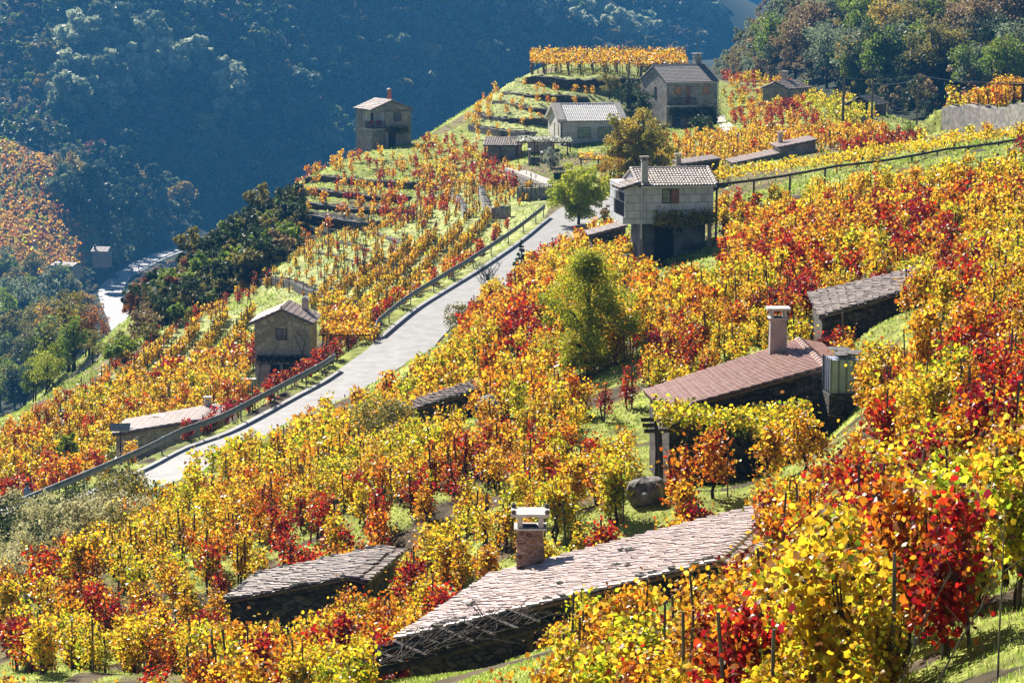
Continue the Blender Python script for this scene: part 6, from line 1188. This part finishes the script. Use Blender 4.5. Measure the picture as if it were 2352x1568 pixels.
# ------------------------------------------------------------------ rocks
def boulder(px, py, D, r, lab):
    P = gp3(px, py, D); mb = MB(); mb.ball((0, 0, r * .35), r, 18, (1.25, 1, .8), 0)
    sd_ = random.random() * 90
    for i_, v in enumerate(mb.v):
        q = np.array(v) / r; k_ = 1 + .34 * (float(vnoise(np.array([q[0] * 1.0 + q[2] * .7 + sd_]), np.array([q[1] + q[2] * .9]), .8, 2)[0]) - .5) + .16 * (float(vnoise(np.array([q[0] + sd_]), np.array([q[1] - q[2]]), .3, 5)[0]) - .5); mb.v[i_] = tuple(np.array(v) * k_)
    o_ = mb.build('boulder', M['rock'], loc=P); o_.rotation_euler = (0, 0, random.uniform(0, 6)); tag(o_, lab, 'boulder', 'boulders in the vineyard')
for a in ((1485, 1185, 86, .62, 'large grey boulder at the left foot of the leafy arbour'), (1140, 945, 119, .9, 'tall dark boulder right of the half-buried hut'), (1125, 985, 116, .5, 'smaller dark boulder below the tall dark boulder'), (990, 1010, 121, .5, 'pale-topped boulder above the middle red vines'),
          (1030, 1385, 84, .6, 'flat grey boulder at the left end of the long pink roof'), (950, 1425, 82, .55, 'dark boulder left of the long pink roof'), (2345, 870, 66, .5, 'grey boulder at the right edge under yellow vines'), (1430, 610, 184, .95, 'mossy boulder beside the left corner of the white block house'), (590, 1020, 150, .4, 'small dark boulder in the green patch right of the lane'),
          (2030, 890, 84, .5, 'mossy boulder in the grassy gap right of the water tank'), (760, 1470, 74, .6, 'rough pale rock between the old hut and dead-branch trellis')): boulder(*a)
# ------------------------------------------------------------------ water tank with slate lid
P = at(1935, 897, 95); hgt = 1.15; e = empty('water_tank', (P[0], P[1], P[2] - .1), math.radians(8), 'caged white water tank with broken slates on top beside the terracotta hut', 'water tank')
mb = MB(); mb.box(-.5, .5, -.5, .5, .1, hgt + .05); mb.build('tank_body', M['tank'], e); mb = MB()
for k in range(5): x = -.52 + 1.04 * k / 4; mb.box(x - .022, x + .022, -.54, -.5, 0, hgt + .1); mb.box(x - .02, x + .02, .5, .54, 0, hgt + .1); mb.box(-.56, -.52, x - .02, x + .02, 0, hgt + .1); mb.box(.52, .56, x - .02, x + .02, 0, hgt + .1)
mb.build('cage', M['metal'], e); mb = MB(); mb.box(.12, .28, -.56, -.545, .35, .5); mb.build('sticker', M['sticker'], e); mb = MB(); mb.box(-.6, .6, -.6, .6, -1.8, .08); mb.build('stone_base', M['stone_dark'], e)
for k in range(12): mb = MB(); x, y, a = random.uniform(-.35, .35), random.uniform(-.35, .3), random.uniform(0, 3); mb.hexa([(x + math.cos(a + t_) * .33, y + math.sin(a + t_) * .24, hgt + .1 + k * .02 + .06 * math.sin(t_ + a)) for t_ in (0, 1.4, 2.9, 4.4)], [(x + math.cos(a + t_) * .33, y + math.sin(a + t_) * .24, hgt + .125 + k * .02 + .06 * math.sin(t_ + a)) for t_ in (0, 1.4, 2.9, 4.4)]); mb.build('slate', M['slate'], e)
# trellis rails lying through the vines
for (x0, y0), (x1, y1), D, lab in (((680, 1150), (795, 1105), 122, 'pale concrete rail leaning through the vines below the green patch'), ((790, 1105), (1040, 1000), 118, 'long grey trellis rail through the vines left of centre'), ((1180, 885), (1300, 868), 122, 'pale plank rail among red vines right of the half-buried hut')):
    p = at(x0, y0, D); q = atz(x1, y1, p[2] + .2); g_ = gz(p[0], p[1]); e = empty('trellis_rail', p, 0, lab, 'trellis rail', 'trellis rails in the vines'); d_ = q - p
    for k in (0, 1): mb = MB(); mb.bar((0, k * .25, 0), tuple(d_ + [0, k * .25, 0]), .08, .06); mb.build('rail', M['concrete'], e)
    for t_ in (.05, .5, .95): c = d_ * t_; mb = MB(); mb.tube([(c[0], c[1] + .12, gz(p[0] + c[0], p[1] + c[1]) - p[2] - .4), (c[0], c[1] + .12, c[2] - .03)], .05, None, 5); mb.build('post', M['stake'], e)
# tall dry weed stems in the near right corner
for k, (px, py, D, h, lean) in enumerate(((2050, 1560, 27, 1.5, .35), (2290, 1540, 25, 1.7, .02), (2130, 1568, 25.5, 1.2, .5), (1900, 1568, 30, 1.4, .3))):
    q = at(px, py + 60, D); mb = MB(); pts_ = [(lean * h * t_ ** 1.4, random.uniform(-.03, .03), h * t_) for t_ in np.linspace(0, 1, 7)]; mb.tube(pts_, .012, .005, 5)
    for j in range(7): b_ = pts_[random.randrange(3, 7)]; mb.tube([b_, (b_[0] + random.uniform(-.2, .2), b_[1] + random.uniform(-.1, .1), b_[2] + random.uniform(.05, .25))], .006, .003, 4)
    P = (q[0], q[1], min(gz(q[0], q[1]), q[2])); o_ = mb.build('dry_weed_stem', M['stake'], loc=P); tag(o_, ('leaning dry weed stem at the bottom edge, left of the pale upright one', 'pale upright dry weed stem near the bottom right corner', 'strongly leaning dark weed stem at the bottom right', 'dark dry weed stem farthest left on the bottom edge')[k], 'weed', 'dry weed stems')

# ------------------------------------------------------------------ cars and people
def car(P, yaw, paint, lab, L=4.1):
    e = empty('parked_car', P, math.radians(yaw), lab, 'car'); hw = .85
    prof = [(-L / 2, .35), (-L / 2 - .03, .62), (-L / 2 + .12, .88), (-L * .26, .96), (-L * .12, 1.38), (L * .22, 1.44), (L * .40, 1.02), (L / 2 - .02, .92), (L / 2, .4), (L * .42, .26), (-L * .42, .26)]
    mb = MB(); mb.hexa([(x, -hw * (.86 if z > 1.1 else 1), z) for x, z in prof], [(x, hw * (.86 if z > 1.1 else 1), z) for x, z in prof]); body = mb.build('body', paint, e)
    gls = [((-L * .245, 1.0), (-L * .135, 1.33), (-.02, 1.36), (-.02, 1.0)), ((.03, 1.0), (.03, 1.37), (L * .21, 1.37), (L * .36, 1.03))]
    for sgn in (-1, 1):
        for gq in gls: mb = MB(); mb.add([(x, sgn * hw * (1.005 if z < 1.1 else .9), z) for x, z in gq], [(0, 1, 2, 3)]); mb.build('side_window', M['glass'], e)
        for wx in (-L * .3, L * .3): mb = MB(); mb.tube([(wx, sgn * (hw - .2), .32), (wx, sgn * (hw + .02), .32)], .32, None, 16); wh = mb.build('wheel', M['tyre'], e); mb = MB(); mb.tube([(wx, sgn * (hw + .02), .32), (wx, sgn * (hw + .035), .32)], .19, None, 12); mb.build('rim', M['metal'], wh)
        mb = MB(); mb.box(-L / 2 - .035, -L / 2 + .05, sgn * .6 - .16, sgn * .6 + .16, .66, .8); mb.build('headlight', M['white'], e)
    mb = MB(); mb.add([(-L * .268, -hw * .9, .985), (-L * .268, hw * .9, .985), (-L * .128, hw * .8, 1.36), (-L * .128, -hw * .8, 1.36)], [(0, 1, 2, 3)]); mb.build('windscreen', M['glass'], e); return e
q = hit(258, 640, 700); car(q + np.array([0, 0, .1]), 60, M['cargrey'], 'small grey car parked on the verge left of the valley road')
q = at(20, 1206, 153); car((q[0], q[1], at(20, 1193, 153)[2] - .9), 35, M['carwhite'], 'white car at the far left edge, upper of the two, half hidden by bushes')
q = at(-8, 1225, 146); car((q[0], q[1], at(-8, 1222, 146)[2] - 1.0), 35, M['carwhite'], 'white car cut by the left edge, lower of the two')
def person(P, yaw, top, lab, arm=0.0):
    e = empty('person', P, math.radians(yaw), lab, 'person'); J = [(0, 0, .93, .14), (0, 0, 1.12, .13), (0, 0, 1.35, .16), (0, .0, 1.5, .06), (0, -.01, 1.58, .085), (0, -.01, 1.70, .095)]
    E = [(0, 1), (1, 2), (2, 3), (3, 4), (4, 5)]
    for sg in (-1, 1):
        b = len(J); J += [(sg * .1, 0, .86, .1), (sg * .12, -.02, .48, .07), (sg * .13, .02, .09, .05), (sg * .13, -.13, .04, .045)]; E += [(0, b), (b, b + 1), (b + 1, b + 2), (b + 2, b + 3)]
        b = len(J); J += [(sg * .19, 0, 1.38, .065), (sg * .25, -.03 - arm * .1, 1.12, .05), (sg * .24, -.1 - arm * .25, .9 + arm * .2, .04), (sg * .24, -.13 - arm * .28, .82 + arm * .2, .035)]; E += [(2, b), (b, b + 1), (b + 1, b + 2), (b + 2, b + 3)]
    me = bpy.data.meshes.new('body'); me.from_pydata([j[:3] for j in J], E, []); o_ = obj('body', me, e); sk = o_.modifiers.new('skin', 'SKIN'); 
    for i, j in enumerate(J): me.skin_vertices[0].data[i].radius = (j[3], j[3])
    me.skin_vertices[0].data[0].use_root = True; o_.modifiers.new('sub', 'SUBSURF').levels = 1; o_.modifiers['sub'].render_levels = 1; me.materials.append(top)
    mb = MB(); mb.ball((0, -.02, 1.66), .108, 12, (.9, 1, 1.2)); mb.box(-.02, .02, -.14, -.11, 1.62, 1.67); mb.build('head', M['skin'], e); mb = MB(); mb.ball((0, .01, 1.7), .115, 10, (.95, 1, .95)); mb.build('hair', M['hair'], e); return e
def on_froad(px, py): 
    i = min(range(len(froad_r)), key=lambda i: abs(proj(froad_r[i])[0][1] - py)); return froad_r[i] + np.array([-.9, 0, .05])
person(on_froad(340, 622), 20, M['cloth_dark'], 'person in dark clothes standing by the valley road guardrail, nearer the edge'); person(on_froad(336, 626) + np.array([-1.1, 0, 0]), 200, M['cloth_dark'], 'second person in dark clothes, left of the first by the valley guardrail', .6)
P = at(63, 1172, 158); person((P[0], P[1], P[2] - .2), 150, M['cloth_blue'], 'person in a blue shirt beside the white cars at the lower left edge', .4)
P = on_froad(322, 640) + np.array([.9, 0, 0]); e = empty('speed_sign', P, 0, 'round red-rimmed sign on a post beside the valley road bend', 'road sign'); mb = MB(); mb.tube([(0, 0, -.5), (0, 0, 2.4)], .06); mb.build('sign_post', M['metal'], e); mb = MB(); mb.tube([(0, -.03, 2.4), (0, -.06, 2.4)], .55, None, 20); dsc = mb.build('sign_disc', M['red'], e); mb = MB(); mb.tube([(0, -.065, 2.4), (0, -.08, 2.4)], .38, None, 20); mb.build('sign_face', M['white'], dsc)
# ------------------------------------------------------------------ haze
mb = MB(); zt = float(Zg.max()) + 14; mb.box(-1500, 1500, -60, 3400, float(Zg.min()) - 1, max(zt, 40.0)); m, t, o = newmat('blue_haze'); vs = N(t, 'ShaderNodeVolumePrincipled')
vs.inputs['Color'].default_value = (0.06, 0.27, 0.60, 1); vs.inputs['Density'].default_value = HAZE_DENSITY; vs.inputs['Anisotropy'].default_value = 0.35
t.links.new(vs.outputs[0], o.inputs[1]); tag(mb.build('haze', m), 'blue sunlit haze filling the valley', 'haze', kind='stuff')
